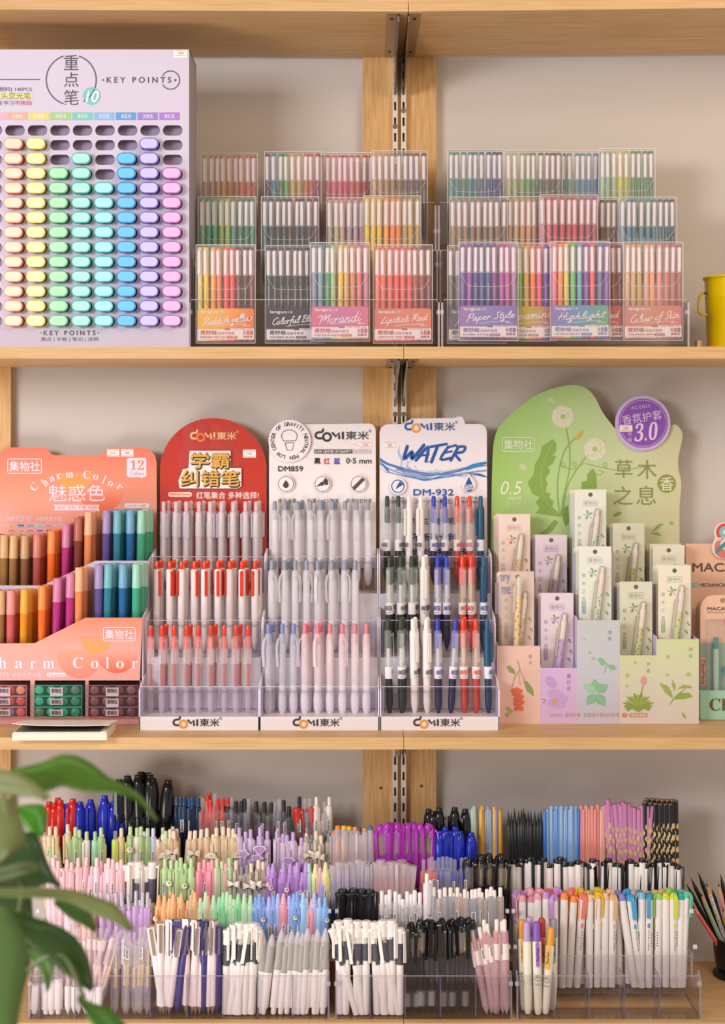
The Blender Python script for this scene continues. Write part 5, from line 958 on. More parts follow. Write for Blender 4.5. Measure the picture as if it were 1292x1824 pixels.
b = PB(mc, MY); b.plate([(1248, 1230), (1440, 1230), (1440, 1282), (1248, 1282)], .002, 'p:#9fcbae', '#c8d8c8'); b.txt('𝐂𝐥𝐚𝐬𝐬𝐌𝐚𝐭𝐞', 1264.5, 1244, 1404, 1266, '#6a4c34'); b.build('front_panel', mc, smooth=0)
x0 = X(1248, MY)-mc.location.x; MB().box(x0, x0+.0015, .002, .11, 0, Z(1232, MY)-Z3, 'p:#b8d4c0').box(x0, x0+.17, .002, .11, 0, .004, 'p:#8fb89c').build('tray', mc, smooth=0)
for q in range(4):
    Y = .158+.013*q; x = 1248-2.6*q; wd = .075; zt = Z(1060+.5*q, Y); z0 = Z3+.005
    t = thing('carded_pencil', ('front' if not q else ORD[q-1]+' hidden')+' macaron pencil card with rounded top in the mint tray', 'pencil card', (X(x, Y), Y, z0), 'macaron pencil cards')
    h = zt-z0; b = MB(); o2 = rrect(0, 0, wd, h, .022); o2 = [(x_, z_) for x_, z_ in o2 if z_ > h*.5]+[(0, 0), (wd, 0)]
    o2 = [(wd, 0)]+[(wd-.022+.022*math.cos(math.radians(a)), h-.022+.022*math.sin(math.radians(a))) for a in range(0, 91, 15)]+[(.022+.022*math.cos(math.radians(a)), h-.022+.022*math.sin(math.radians(a))) for a in range(90, 181, 15)]+[(0, 0)]
    b.slab(o2, 0, .0012, 'p:#e9bfa2' if q == 0 else 'p:#e6c4a8')
    if not q:
        b.flat([(0, 0), (wd, 0), (wd, h*.60), (0, h*.60)], -.0002, 'p:#9db3a4'); b.disc(.036, h-.0085, .004, -.0003, '#a8846c', 18)
        b.text('MACARON', (.0115, h-.0245, .062, h-.0195), -.0003, '#5a463c', bold=.0003); b.text('MECHANICAL PENCIL 2.0', (.0115, h-.0295, .058, h-.0265), -.0003, '#7a6658')
        b.disc(.052, h-.042, .013, -.0004, '#d8606a', 24); b.disc(.052, h-.040, .006, -.0006, '#f0d8c8', 18); b.disc(.051, h-.064, .011, -.0003, '#e08a8c', 20)
        b.flat(rrect(.0005, .047, .009, .092, .002), -.0004, '#eda58c'); b.text('ClassMate', (-.0155, .0665, .0245, .0715), -.0007, '#5a4638', rot=-1.5708, bold=.0001)
        b.build('card', t, smooth=0)
        p = MB().lathe([(0, .001), (.012, .0042), (.018, .0048), (.1, .005)], '#b9dcc8', 12, c=(.0235, -.0068)); po = p.build('pencil', t, loc=(0, 0, .008)); MB().lathe([(.1, .0042), (.118, .0038)], '#2f9a96', 12, c=(.0235, -.0068)).build('push_button', po)
        b = MB().box(.0365, .056, -.010, -.0015, .02, .068, 'c:#dfe8ea'); b.box(.036, .0565, -.0105, -.001, .068, .079, '#3fa8a8'); b.text('2.0 HB', (.030, .040, .062, .047), -.0104, '#5a7a88', rot=-1.5708); b.build('lead_case', t, smooth=0)
        q2 = MB(); q2.box(.008, .062, -.0125, -.0002, .004, h*.80, 'w:#eef0ee'); q2.build('blister', t, smooth=0)
    else: b.build('card', t, smooth=0)
# ---------------------------------------------------------------- lowest shelf: clear pen organisers
def organiser(px0, px1, divs, tiers, label):
    Yf = .012; root = thing('pen_organiser', label, 'pen organiser', ((X(px0, Yf)+X(px1, Yf))/2, Yf, Z4), 'clear pen organisers'); w2 = (X(px1, Yf)-X(px0, Yf))/2
    MB().box(-w2+.002, w2-.002, 0, .045, .0002, .0028, 'a:#e4e0ea').build('tier_floor', root, smooth=0)
    f = MB().box(-w2+.002, w2-.002, 0, .0018, .0028, .066, 'a:#e8e4ee'); f.box(-w2+.002, w2-.002, -.0001, .0019, .0654, .0662, 'f:#c4bcc8').build('tier_front', root, smooth=0)
    for Y, zb in tiers:
        y = Y-Yf-.016
        MB().box(-w2+.002, w2-.002, y, y+.043, zb+ZC-Z4-.0034, zb+ZC-Z4-.0006, 'a:#e4e0ea').build('tier_floor', root, smooth=0)
        f = MB().box(-w2+.002, w2-.002, y, y+.0018, zb+ZC-Z4-.003, zb+ZC-Z4+.055, 'a:#e8e4ee'); f.box(-w2+.002, w2-.002, y-.0001, y+.0019, zb+ZC-Z4+.0545, zb+ZC-Z4+.0552, 'f:#c4bcc8').build('tier_front', root, smooth=0)
    top = [(0, 0), (0, .058), (.012, .07)]
    for Y, zb in tiers: top += [(Y-Yf-.017, zb+ZC-Z4+.02), (Y-Yf-.017, zb+ZC-Z4+.06)]
    top += [(tiers[-1][0]-Yf+.03, tiers[-1][1]+ZC-Z4+.075), (tiers[-1][0]-Yf+.03, 0)]; n = len(top)
    for s in (-1, 1):
        xx = (s*w2-.0014, s*w2+.0014)
        b = MB().add([(x, y, z) for x in xx for y, z in top], [tuple(range(n)), tuple(range(2*n-1, n-1, -1))], 'a:#ddd6e4'); b.add([(x, y, z) for x in xx for y, z in top], [(i, (i+1) % n, (i+1) % n+n, i+n) for i in range(n)], 'f:#a79fb4')
        sd = b.build('side_panel', root, smooth=0)
        for y, z in ((.006, .052), (.035, .098), (.06, .145)): MB().lathe([(-.0026, .0024), (-.0026, .0036), (.0026, .0036), (.0026, .0024)], 'f:#f2eef2', 10).build('connector', sd, loc=(s*w2, y, z)).rotation_euler = (0, math.pi/2, 0)
    for px in divs:
        x = X(px, Yf)-root.location.x; o = [(.002, .003), (.002, .056), (.010, .064), (.040, .064), (.040, .003)]; n = 5
        b = MB().add([(q, y, z) for q in (x-.0011, x+.0011) for y, z in o], [tuple(range(n)), tuple(range(2*n-1, n-1, -1))], 'a:#d8d0e4'); b.add([(q, y, z) for q in (x-.0011, x+.0011) for y, z in o], [(i, (i+1) % n, (i+1) % n+n, i+n) for i in range(n)], 'f:#7f789a'); b.build('divider', root, smooth=0)
TL = [(.07, -.86), (.115, -.82), (.16, -.783), (.205, -.745)]; TM = [(.07, -.845), (.115, -.81), (.16, -.775)]; TR = [(.085, -.8566), (.13, -.82), (.18, -.785)]
organiser(52, 585.5, (69, 133, 198, 267, 333, 396.5, 459, 521), TL, 'wide clear pen organiser behind the plant, packed with pastel pens')
organiser(599, 911, (660, 722, 785, 848), TM, 'clear pen organiser below the metal rails, packed with black and white pens')
organiser(922, 1248, (988, 1050, 1113, 1176), TR, 'clear pen organiser of highlighters, mostly empty in its front row')
def charm(shape, c, z=.112, y=-.0098):
    def f(t):
        b = MB()
        if shape == 'fan': o = [(0, -.007), (.010, .002), (.007, .006), (0, .0075), (-.007, .006), (-.010, .002)]
        elif shape == 'cloud': o = [((.0085+.0016*math.cos(5*k*.2618))*math.cos(k*.2618), (.0062+.0014*math.cos(5*k*.2618))*math.sin(k*.2618)) for k in range(24)]
        elif shape == 'bow': o = [(-.010, .006), (0, .0018), (.010, .006), (.0095, -.006), (0, -.0018), (-.0095, -.006)]
        elif shape == 'arch': o = [(.010*math.cos(k*.262), .010*math.sin(k*.262)-.004) for k in range(13)]
        else: o = [(.0046*math.cos(k*.524), .0046*math.sin(k*.524)) for k in range(12)]
        b.slab(o, -.0015, .0015, c, c)
        q = [(x*.8, z_*.8) for x, z_ in o]; b.flat(q, -.0017, {'#ecdff0': '#b98fd0', '#e8d8f0': '#b48acc'}.get(c, '#f2e6d6')); b.disc(.001, .001, .0018, -.0020, '#a08a80' if shape == 'ball' else '#d0a08a', 8)
        b.box(-.001, .001, 0, .005, -.003, 0, c); b.build('charm', t, smooth=0, loc=(0, y, z))
    return f
def st(kind, words, name='gel_pen', cat='pen', extra=None, **c): return (kind, c, words, name, cat, extra)
def ret(words, barrel, button=None, grip=None, clip=None, **k): return st('retract', words, 'click_pen', barrel=barrel, button=button or barrel, grip=grip or barrel, clip=clip or barrel, **k)
def cry(words, c, b=None, **k): return st('crayon', words, 'crayon_pen', barrel=c, button=b or c, clip=c, **k)
def frost(words, c, **k): return st('frost', words, barrel=c, cap='f:#e2d3da', plug=c)
def hexp(words, c, e=None): return st('hexpencil', words, 'pencil', 'pencil', barrel=c, button=e or c)
def lined(words, c): return st('lined', words, 'highlighter', 'highlighter', barrel='#f1e9e6', cap=c, print=c)
STY = {
 'rm': st('marker', 'red marker', 'marker_pen', 'marker', barrel='g:#d4251c', cap='g:#d4251c'), 'bm': st('marker', 'blue marker', 'marker_pen', 'marker', barrel='g:#1c2a9c', cap='g:#1f2fae'), 'km': st('bigmarker', 'black marker', 'marker_pen', 'marker', barrel='g:#151517', cap='g:#151517'),
 'kb': st('marker', 'black marker', 'marker_pen', 'marker', barrel='g:#151517', cap='g:#151517'),
 'db': ret('navy click pen', '#1d3450', 'g:#1d4a80', '#16283e'), 'dbl': ret('navy click pen with grey cap', '#1d3450', '#8a90b0', '#16283e'),
 'rc': st('clear', 'clear pen with red ink', 'click_pen', grip='c:#c83a34', barrel='c:#e0b0ae', refill='#d8322c', mech='#e03c30', button='g:#e03a2c', clip='c:#e8c0bc'), 'rcx': st('clear', 'clear-topped red pen', 'click_pen', grip='c:#c83a34', barrel='c:#e0b0ae', refill='#d8322c', mech='#d8322c', button='c:#e8d8d8', clip='c:#e8c0bc'),
 'kr': ret('black pen with red button', '#232326', 'g:#d03428'), 'kc': st('clear', 'clear pen with black button', 'click_pen', grip='c:#3a3840', barrel='c:#b8b0b8', refill='#222226', mech='#2a2a2e', button='#1d1d20', clip='c:#c8c0c8'),
 'kx': st('clear', 'clear pen with clear button', 'click_pen', grip='c:#8a848c', barrel='c:#c8c0c8', refill='#3a383e', mech='#8a848c', button='c:#e8e2ea', clip='c:#d8d0d8'),
 'rs': st('cap', 'red-capped clear pen', 'capped_pen', barrel='c:#c88a86', window='c:#e8d0d0', ink='#8a3a38', cap='#e0352a'), 'wp': ret('white pen with pink lettering', '#f0e2d8', '#f2e8e4'), 'cx': st('clear', 'plain clear pen', 'click_pen', grip='c:#d8c8d0', barrel='c:#e4dadf', refill='#d8ccd0', mech='c:#e4dadf', button='c:#f0e8ec', clip='c:#e8e0e4'),
 'gb': ret('beige button pen', '#d9c6a0', '#e6d2b4'), 'gg': ret('sage green pen', '#a9c48a', '#c2cfa6'), 'gl': ret('lime pen with clear top', '#cfdc6a', 'c:#eef0ea'), 'gw': ret('white pen with green button', '#efe2dc', '#bcd49c'), 'gm': ret('mint green pen', '#a8d8b0', '#9acaa0'), 'lb': ret('lavender-blue pen', '#c4c6ee', '#d0d2f0'), 'gt': ret('slanted green pen', '#b3c88c', '#d8c8a0'),
 'bc': ret('cream charm pen', '#dfc6a4', '#f0dcc4', extra=charm('arch', '#e8d4b0')), 'bb': ret('cream pen', '#dcc2a0', '#f0dcc6', '#d4b894'), 'bg': ret('cream pen with green button', '#d8c8a4', '#c4dcb0'), 'bh': ret('cream pen with red heart charm', '#dcc2a0', '#f0dcc6', extra=charm('bow', '#e4c4b4')),
 'lc': ret('lilac pen with cloud charm', '#c8b4dc', '#c9b2e0', extra=charm('cloud', '#ecdff0')), 'lf': ret('lilac pen with fan charm', '#c8b4dc', '#c9b2e0', extra=charm('fan', '#e8d8f0')), 'lp': ret('plain lilac pen', '#d4bfd8', '#c4acdc'),
 'lo': ret('leopard bow pen', '#c8b8aa', '#ecd8c0', extra=charm('bow', '#cdbca8')), 'lg': ret('grey spotted pen', '#a49a96', '#84868e'),
 'pk': ret('pink click pen', '#ecb9c0', '#f0c4c6'), 'pl': ret('pale pink pen', '#f0d0d8', '#f2d4d6'), 'ph': st('hexbutton', 'pink hexagonal pen', 'click_pen', barrel='#e6b4d4', button='#e2a0b4'), 'ps': ret('pink stick pen', '#eabcae', '#f2ccc4'),
 'wc': st('cap', 'white-clipped pen with dark window', 'capped_pen', barrel='#efe6e4', window='c:#9a98a8', ink='#4a4c5c', cap='#f0e4de'), 'gn': ret('light green pen', '#bcd8a0', '#bfdcae'), 'gf': ret('green flower pen', '#b0cc90', '#c0dca8', extra=charm('ball', '#c8dc9c')), 'pp': ret('rose pink pen', '#ee94a8', '#f6a8b0'), 'po': ret('pale olive pen', '#c9cbae', '#c8d6b0'),
 'an': ret('beige animal-ear pen', '#b8a89c', '#f0d8c0', extra=charm('bow', '#b9a8a0')), 'ag': ret('grey cat pen', '#b0a69e', '#8a8c94'),
 'pu': cry('purple crayon-tipped pen', '#b58ad0', '#c49adc'), 'pb': cry('purple crayon pen with shell charm', '#b58ad0', '#c8a0dc', extra=charm('ball', '#e8b0c8')), 'mc': cry('mint crayon-tipped pen', '#b8dcdc'), 'yc': cry('yellow crayon-tipped pen', '#f0e6a0', '#f0e4a4'), 'my': cry('yellow pen with mint tip', '#f2e6a2', '#c0e8e0'), 'pc': cry('pink crayon-tipped pen', '#eeb0dc', '#f0b4dc'),
 'hx': st('hexbutton', 'lilac hexagonal pen with grey button', 'click_pen', barrel='#cba6d6', button='#c4bcca'),
 'oc': cry('orange crayon-tipped pen', '#eeb47c', '#f0bc88'), 'ob': cry('orange crayon pen with bear charm', '#eeae78', extra=charm('ball', '#e8843c')), 'tc': cry('tan crayon-tipped pen', '#dcb490'), 'gc': cry('green crayon-tipped pen', '#92dca0', '#9fe0ae'), 'ga': cry('pale mint crayon pen with duck charm', '#cfe6c6', extra=charm('ball', '#f0f2e6')), 'gd': cry('deep green crayon-tipped pen', '#8ccb8e', '#7cba80'), 'gp': cry('pale green crayon-tipped pen', '#c2e4bc'),
 'ub': cry('blue crayon-tipped pen', '#8fb0ea', '#86a8ea'), 'uw': cry('blue crayon pen with whale charm', '#8cb0e8', extra=charm('ball', '#6aa4dc')), 'uv': cry('periwinkle crayon-tipped pen', '#b4bcf0'), 'us': cry('sky crayon-tipped pen', '#a4d0ee'), 'up': cry('salmon pink crayon-tipped pen', '#f0a0a8', '#f8b4b4'),
 'gx': st('clear', 'clear glitter pen', 'click_pen', grip='c:#e6dce0', barrel='c:#ece2e6', refill='#d8b888', mech='c:#e8e0e4', button='c:#f0eaee', clip='c:#ece6ea'), 'gk': st('clear', 'clear pink-patterned pen', 'click_pen', grip='#f2e8e4', barrel='c:#f0d8dc', refill='#eecfcc', mech='#f0dcd8', button='c:#f2e6e8', clip='c:#f0dce0'), 'wi': st('inverted', 'white pen with clear nib', 'click_pen', barrel='#f2e8e4', grip='c:#e8e2e6', tip='f:#d8ccd2'),
 'sw': st('square', 'white square-topped pen', 'click_pen', barrel='#f3e9e6', plate='m:#c9b8a4', tip='m:#c8b8b0'), 'sp': st('square', 'pale pink square-topped pen', 'click_pen', barrel='#ecd9d8', plate='m:#b8ada8', tip='m:#c8b8b0'), 'sk': st('square', 'indigo square-topped pen', 'click_pen', barrel='#45397c', plate='m:#9a92a0', tip='#3a3068'),
 'iv': st('inverted', 'white pen with grey grip', 'click_pen', barrel='#f2e8e4', grip='#a8a29c', tip='f:#eadfe4'), 'wk': st('cap', 'white-capped pen with dark window', 'capped_pen', barrel='#f1e7e3', window='c:#8a8892', ink='#3f3d48', cap='#f3eae4'),
 'fo': frost('frosted-cap orange pen', '#f08c34'), 'fb': frost('frosted-cap plum pen', '#7a4a52'), 'fy': frost('frosted-cap yellow pen', '#e8c434'), 'ft': frost('frosted-cap tan pen', '#c8a070'), 'fr': frost('frosted-cap coral pen', '#ea6a50'), 'fu': frost('frosted-cap teal pen', '#2f7ab4'),
 'mg': st('arch', 'magenta arch-clip pen', 'capped_pen', barrel='g:#a83ab0', window='c:#d8c0d8', gold='m:#c8a45c', cap='g:#b23ab4'), 'ka': st('arch', 'black arch-clip pen', 'capped_pen', barrel='#1b1a1d', window='c:#c8c0c0', gold='m:#c8a45c', cap='g:#1a191c'),
 'h1': hexp('blue-grey pencil', '#8fa4b4'), 'h2': hexp('mint pencil', '#bccab4'), 'h3': hexp('slate pencil', '#8494a4'), 'h4': hexp('yellow pencil', '#e8ae3c'), 'h5': hexp('mauve pencil', '#a898b0'), 'h6': hexp('lavender pencil', '#b0a4cc'), 'h7': hexp('ochre pencil', '#d09c30'),
 'oo': st('open', 'clear-capped pen with blue ink', 'capped_pen', barrel='#4a5aa8', cap='f:#ddd0dc'), 'op': st('open', 'clear-capped pen with red ink', 'capped_pen', barrel='#d85a60', cap='f:#e6d2d8'),
 'cr': st('clear', 'clear refill pen with red tube', 'click_pen', grip='c:#d84a3c', barrel='c:#e6cccc', refill='#e0432f', mech='#e0432f', button='c:#e8e0e6', clip='c:#e8dce0'), 'cb': st('clear', 'clear refill pen with blue tube', 'click_pen', grip='c:#4a4a88', barrel='c:#ccc8dc', refill='#3a4ab8', mech='#3a4ab8', button='c:#e4e0ea', clip='c:#dcd8e4'),
 'kg': st('cap', 'black pen with steel clip', 'capped_pen', barrel='#19191b', window='#1b1b1d', ink=None, cap='g:#1c1c1e'), 'ws': st('clear', 'small clear pen with white button', 'click_pen', grip='f:#e8e0e2', barrel='c:#e8e2e6', refill='#c8bca8', mech='#eee6e6', button='#f2ecec', clip='c:#ece6ea'), 'wo': ret('white-button pen with orange window', 'f:#e8d0c8', '#f4e8e0', '#e8e0de'), 'wb': ret('white-button pen with blue window', 'f:#9cc4de', '#f4ece6', '#e8e0de'), 'wg': ret('white-button pen with grey window', 'f:#c8c2c8', '#f2e9e2', '#e8e0de'), 'wt': ret('slim all-white pen', '#ece6ea', '#f2eef0'),
 'bk': st('arch', 'black gel pen with clear barrel', 'capped_pen', barrel='c:#3a3436', window='c:#b8aeac', gold='m:#b08a50', cap='g:#161517', sticker='c:#f2eaea'), 'pr': st('clear', 'frosted pen with rose ink', 'click_pen', grip='f:#e0b8c0', barrel='f:#e4c0c6', refill='#c85a78', mech='#dc4a44', band='#f0e0dc', button='#f0e4de', clip='f:#ead0d2'),
 'sh': st('sharp', 'sharpened black pencil', 'pencil', 'pencil', barrel='#1c1c1e', wood='#1e1e20', lead='#141416'), 'j1': hexp('sky blue pencil', '#8fb4dc', '#9cc0e4'), 'j2': hexp('blue pencil', '#6a9cdc', '#8cb0e0'), 'j3': hexp('pale silver-blue pencil', '#bcc6d4', '#a8bcd4'), 'j4': hexp('cobalt blue pencil', '#2f74c4', '#3f84cc'),
 'k1': hexp('coral pencil', '#e88a84', '#e69a88'), 'k2': hexp('peach pencil', '#eaa894', '#e8a894'), 'k3': hexp('blush pencil', '#e8bcac', '#e6b4a0'), 'dt': st('dotted', 'pink gold-dotted pencil', 'pencil', 'pencil', barrel='#cf88b8|#dcc08c', button='#c87ca8'), 'dk': st('dotted', 'black gold-dotted pencil', 'pencil', 'pencil', barrel='#1d1a1c|#dcbc88', button='#8a6a4c'),
 'mo': st('mono', 'white pen with black clip', 'capped_pen', barrel='#f0e8e6', cap='g:#1b1a1c'),
 'zp': lined('pale pink highlighter', '#f0aab8'), 'zd': lined('dusty pink highlighter', '#d88aa4'), 'zl': lined('lilac highlighter', '#c79ade'), 'zu': lined('purple highlighter', '#b56cc4'), 'zo': lined('orange highlighter', '#f2984a'), 'zc': lined('coral highlighter', '#f07c72'), 'zr': lined('red highlighter', '#ee5a44'), 'zh': lined('peach highlighter', '#f2ccaa'), 'zy': lined('yellow highlighter', '#e8be24'), 'zt': lined('tan highlighter', '#e0ba88'), 'zv': lined('violet-blue highlighter', '#948ad4'), 'zs': lined('sky blue highlighter', '#45a8dc'), 'zb': lined('powder blue highlighter', '#86c0d8'), 'zk': lined('steel blue highlighter', '#4c98c0'), 'zg': lined('lime green highlighter', '#9cd86c'), 'ze': lined('yellow-green highlighter', '#d4e04c'), 'zn': lined('teal highlighter', '#24b0a0'), 'zm': lined('sea green highlighter', '#6cc4a4'), 'zx': lined('grey highlighter', '#b8b0b4'), 'zz': lined('mustard highlighter', '#dccb70'), 'zf': lined('raspberry highlighter', '#dc5a80'),
 'tl': st('taco', 'lilac-topped cream highlighter', 'click_highlighter', 'highlighter', barrel='#efe6d2', cap='#bfa0d0', clip=None, print='#5a5450'), 'tp': st('taco', 'purple-topped cream highlighter', 'click_highlighter', 'highlighter', barrel='#efe6d2', cap='#8a5cc0', clip='#9a70cc', print='#5a5450'), 'ty': st('taco', 'yellow-topped cream highlighter', 'click_highlighter', 'highlighter', barrel='#efe6d2', cap='#e8a430', clip='#eeac38', print='#5a5450'), 'tr': st('taco', 'red-topped cream highlighter', 'click_highlighter', 'highlighter', barrel='#efe6d2', cap='#c0443c', clip='#c85048', print=None), 'tg': st('taco', 'grey-topped cream highlighter', 'click_highlighter', 'highlighter', barrel='#efe6d2', cap='#9a98a0', clip='#a4a2aa', print=None)}
ORG = {'L': 'left organiser', 'M': 'middle organiser', 'R': 'right organiser'}
LAB = dict(retract=.0054, crayon=.0068, clear=.0053)
def barcode(kind, sp):
    r = LAB[kind]
    if kind not in PM:
        b = MB(); z0 = .084 if kind == 'crayon' else .092
        n = 5; A = [-math.pi/2-.42+.84*k/(n-1) for k in range(n)]
        b.add([((r+.0002)*math.cos(a), (r+.0002)*math.sin(a), z) for z in (z0, z0+.019) for a in A], [(k, k+1, n+k+1, n+k) for k in range(n-1)], '#efe6e2')
        for k in range(8): b.box(-.0012, .0010, -r-.0005, -r+.0004, z0+.002+.0020*k, z0+.0030+.0020*k+.0004*(k % 2), '#4a4648')
        o = b.build('barcode_label', smooth=0); PM[kind] = o.data; bpy.data.objects.remove(o)
    def f(t): link('barcode_label', PM[kind], t).rotation_euler = (0, 0, -sp+R.uniform(-.5, .5))
    return f
def fill(org, rw, Y, zb, data, auto=.0, ymax=.012):
    """data: 'style x y [bottom x] [spin]; ...' read off the photograph for one tier"""
    al = []
    for q in data.split(';'):
        q = q.split()
        if not q: continue
        s, x, y = q[0], float(q[1]), float(q[2]); xb = float(q[3]) if len(q) > 3 and q[3] != '-' else x; sp = float(q[4]) if len(q) > 4 else R.choice((-1, 1))*R.uniform(.3, 1.6)
        dy = R.uniform(0, .003)
        al.append((x, y, s, xb, sp, Y+dy, ''))
        if R.random() < auto: al.append((x+R.choice((-1, 1))*R.uniform(3, 6), y-R.uniform(2, 6), s, xb+R.uniform(-3, 3), R.uniform(-3, 3), Y+ymax+dy, 'back '))
    n = number(al, lambda it: (it[2], it[6]))
    for it in al:
        x, y, s, xb, sp, y_, beh = it; kind, cols, words, name, cat, extra = STY[s]
        zt = Z(y, y_); L = KIND_LEN[kind]; z0 = zb+ZC
        k = (zt-z0)/L
        if k > 1.1 or k < .9: k = min(max(k, .9), 1.1); 
        z0 = zt-L*k
        if k == 1.1 and z0-(zb+ZC) > .04: z0 = zb+ZC+.04; 
        xb_ = X(xb, y_); base = Vector((xb_, y_, max(z0, zb+ZC))); top = Vector((X(x, y_), y_+.008*(1 if beh == '' else 1.2), zt))
        if sp and kind in ('hexpencil', 'sharp'): sp = .25
        if extra or kind == 'dotted': sp = R.uniform(-.4, .4)
        if 'sticker' in cols and R.random() < .55: cols = {k_: v_ for k_, v_ in cols.items() if k_ != 'sticker'}
        if extra is None and kind in LAB and R.random() < .4: extra = barcode(kind, sp)
        pen(name, kind, cols, '%s%s, %s%s, %s' % (n[id(it)], words, 'back of ' if beh else '', rw, ORG[org]), cat, '%s in the %s' % (rw, ORG[org]), base, top, sp, extra=extra)
F0 = -.8748
fill('L', 'fifth tier', .205, -.745, 'rm 86 1430; rm 95 1433; rm 106 1427; rm 128 1425; bm 119 1433; bm 141 1430; bm 157 1434; bm 182 1430; bm 200 1430; bm 215 1433; bm 160 1426; bm 185 1419; bm 228 1432; km 211 1390 214; km 226 1383 229; km 245 1381 250; km 266 1381 266; km 272 1388 264; km 299 1391 287; km 251 1440 251; km 275 1438 268; km 234 1442; db 289 1429 303; db 299 1429 312; dbl 311 1421 326; db 321 1421; db 327 1421 330; db 337 1424 336; db 342 1421; db 345 1442 344; db 352 1423 348; rcx 360 1423 362; rc 369 1420 371; rc 374 1426 380; rcx 382 1416; rc 387 1424; rc 396 1424; kr 405 1423 411; rcx 366 1428 368; kx 412 1422; kc 420 1429; kc 430 1429; kc 436 1428; kx 442 1425; kc 456 1429 464; kc 463 1450 464; kc 471 1430; kc 483 1431; kx 489 1430; kx 497 1425; kc 505 1427 510; kc 515 1438; kc 533 1421 537; rs 529 1441 540; kx 543 1424; kx 551 1424; rs 557 1440 556; wp 564 1421; wp 573 1449; wp 587 1421; cx 578 1430', .15)
fill('L', 'fourth tier', .16, -.783, 'gb 60 1478 90; gb 76 1484 100; gt 84 1495 108; gt 97 1497 118; gb 87 1474; gb 98 1474; gb 119 1470 122; gg 121 1482 136; gg 133 1475; gg 140 1480; gw 153 1483; gm 168 1483; gg 179 1476; gb 181 1488; gl 204 1482; gb 215 1477; gl 230 1484; gf 231 1474; gw 243 1476; gg 250 1474; lb 255 1483; lb 272 1477; gg 262 1477; bb 280 1497 290; bc 289 1487 300; bh 302 1479 310; bh 304 1491 318; bg 294 1482; bb 309 1482 315; bb 338 1482 326; bh 347 1481 340; bb 358 1479 350; bb 368 1477; bc 379 1488; bg 386 1490; bb 385 1476; bb 397 1474; bb 397 1487; bb 407 1476; bc 419 1487 412; bb 415 1478; lp 426 1476; lc 437 1483; lp 446 1479; lc 460 1493; lf 463 1475; lp 476 1482; lp 493 1482; lp 495 1477; lp 504 1487; lp 511 1489; lf 515 1500; lp 522 1484; lp 537 1494 530; lo 546 1486; lg 555 1489; lo 563 1482; lg 547 1475; lo 572 1490; lg 586 1486 580', .12)
fill('L', 'third tier', .115, -.82, 'pl 84 1527 92; pl 93 1530 100; pk 102 1535; pl 108 1549; pk 118 1533; pk 126 1538; pk 138 1530; pk 153 1528 140; ps 147 1552 136; pk 163 1545 146; pl 171 1530; ph 179 1535; pk 187 1540; pl 192 1531; pk 200 1532; pl 208 1538; pk 215 1533; wc 225 1543 226; wc 245 1547 244; wc 259 1545 256; wc 271 1538 266; wc 246 1537; wc 234 1538; gn 293 1531; gf 304 1534; gn 321 1530; gn 314 1535; gn 339 1547; gn 340 1531; gf 329 1540; pp 354 1538; pp 363 1533; pp 371 1538; po 386 1531; pp 402 1540; po 395 1536; gn 408 1530; pp 377 1534; an 420 1535; ag 440 1543; an 447 1540; ag 459 1549; an 460 1534; an 468 1537; ag 430 1545; pb 478 1545; pu 486 1540; pu 501 1550; pu 505 1538; pu 517 1540 512; pb 517 1550 508; pu 530 1538 524; pu 526 1544; pu 545 1538; pb 538 1556; mc 550 1540; yc 562 1541; pc 570 1547 562; yc 580 1538; my 586 1550 576; uv 575 1556', .1)
fill('L', 'second tier', .07, -.86, 'ps 150 1605; ps 160 1610; pl 120 1612; pl 128 1606; hx 178 1590 190; hx 192 1594 200; hx 205 1592 214; hx 215 1600 236; hx 215 1590 225; hx 227 1598 240; hx 241 1589; hx 248 1605 251; hx 253 1592; hx 265 1603 259; hx 262 1592; ob 282 1597; oc 292 1598; oc 301 1602; oc 316 1600; oc 308 1594; oc 322 1594; oc 334 1606; tc 340 1596; oc 346 1592; ga 356 1602; tc 370 1598; gp 366 1591; gp 380 1597; gc 390 1600; gc 397 1592; gc 403 1603 408; gp 404 1591; gp 416 1604 418; gp 410 1596; gp 419 1605 426; gc 424 1594; gp 435 1594; gp 446 1597 440; gd 449 1621; ub 455 1600 460; uw 468 1599; ub 462 1594; uv 479 1600; ub 487 1597 492; uv 495 1594; up 505 1594 502; uv 515 1598 513; uw 523 1594; ub 531 1598; uv 546 1602; ub 529 1591; up 556 1604 552; uv 560 1592; us 569 1601 562; uw 580 1600 576; us 540 1592', .06)
fill('L', 'front tier', .024, F0, 'wi 66 1716 62; wi 80 1712 82; wi 93 1706 92; wi 104 1700; gk 121 1652; gk 132 1657; gk 138 1654 140; gk 149 1656 152; gk 158 1652; gk 168 1654; gk 177 1656; gk 190 1656 155; gk 206 1652 168; gx 214 1660 172; gx 207 1665 205; gx 222 1650; gx 229 1655 226; gx 238 1664 240; gx 249 1655 246; gx 257 1653 250; gx 264 1658 262; sw 267 1652 292 0; sw 284 1645 286 .2; sp 299 1654 296 .5; sk 311 1648 306 .3; sp 319 1656 301 0; sk 334 1651 315 .1; sp 351 1651 342 0; sp 366 1653 355 .6; sp 377 1651 371 0; sk 389 1650 386 .2; sp 302 1641; sk 316 1641; sp 331 1640; sp 348 1642; sk 363 1641; sp 379 1641; wk 404 1659 402 1.2; wk 431 1658 408 -.9; wk 443 1657 420 -.2; wk 458 1653 446 .8; wk 416 1650 414; wk 426 1646 426; wk 440 1648 437; wk 451 1647 449; iv 468 1663 466; iv 485 1667 469; iv 502 1658 487; iv 511 1668 500; iv 520 1660 511; iv 531 1661 524; iv 539 1665 531; iv 548 1656 540; iv 557.5 1667 545; iv 566 1657 560; iv 577 1665 564; iv 580 1656 575', .0)
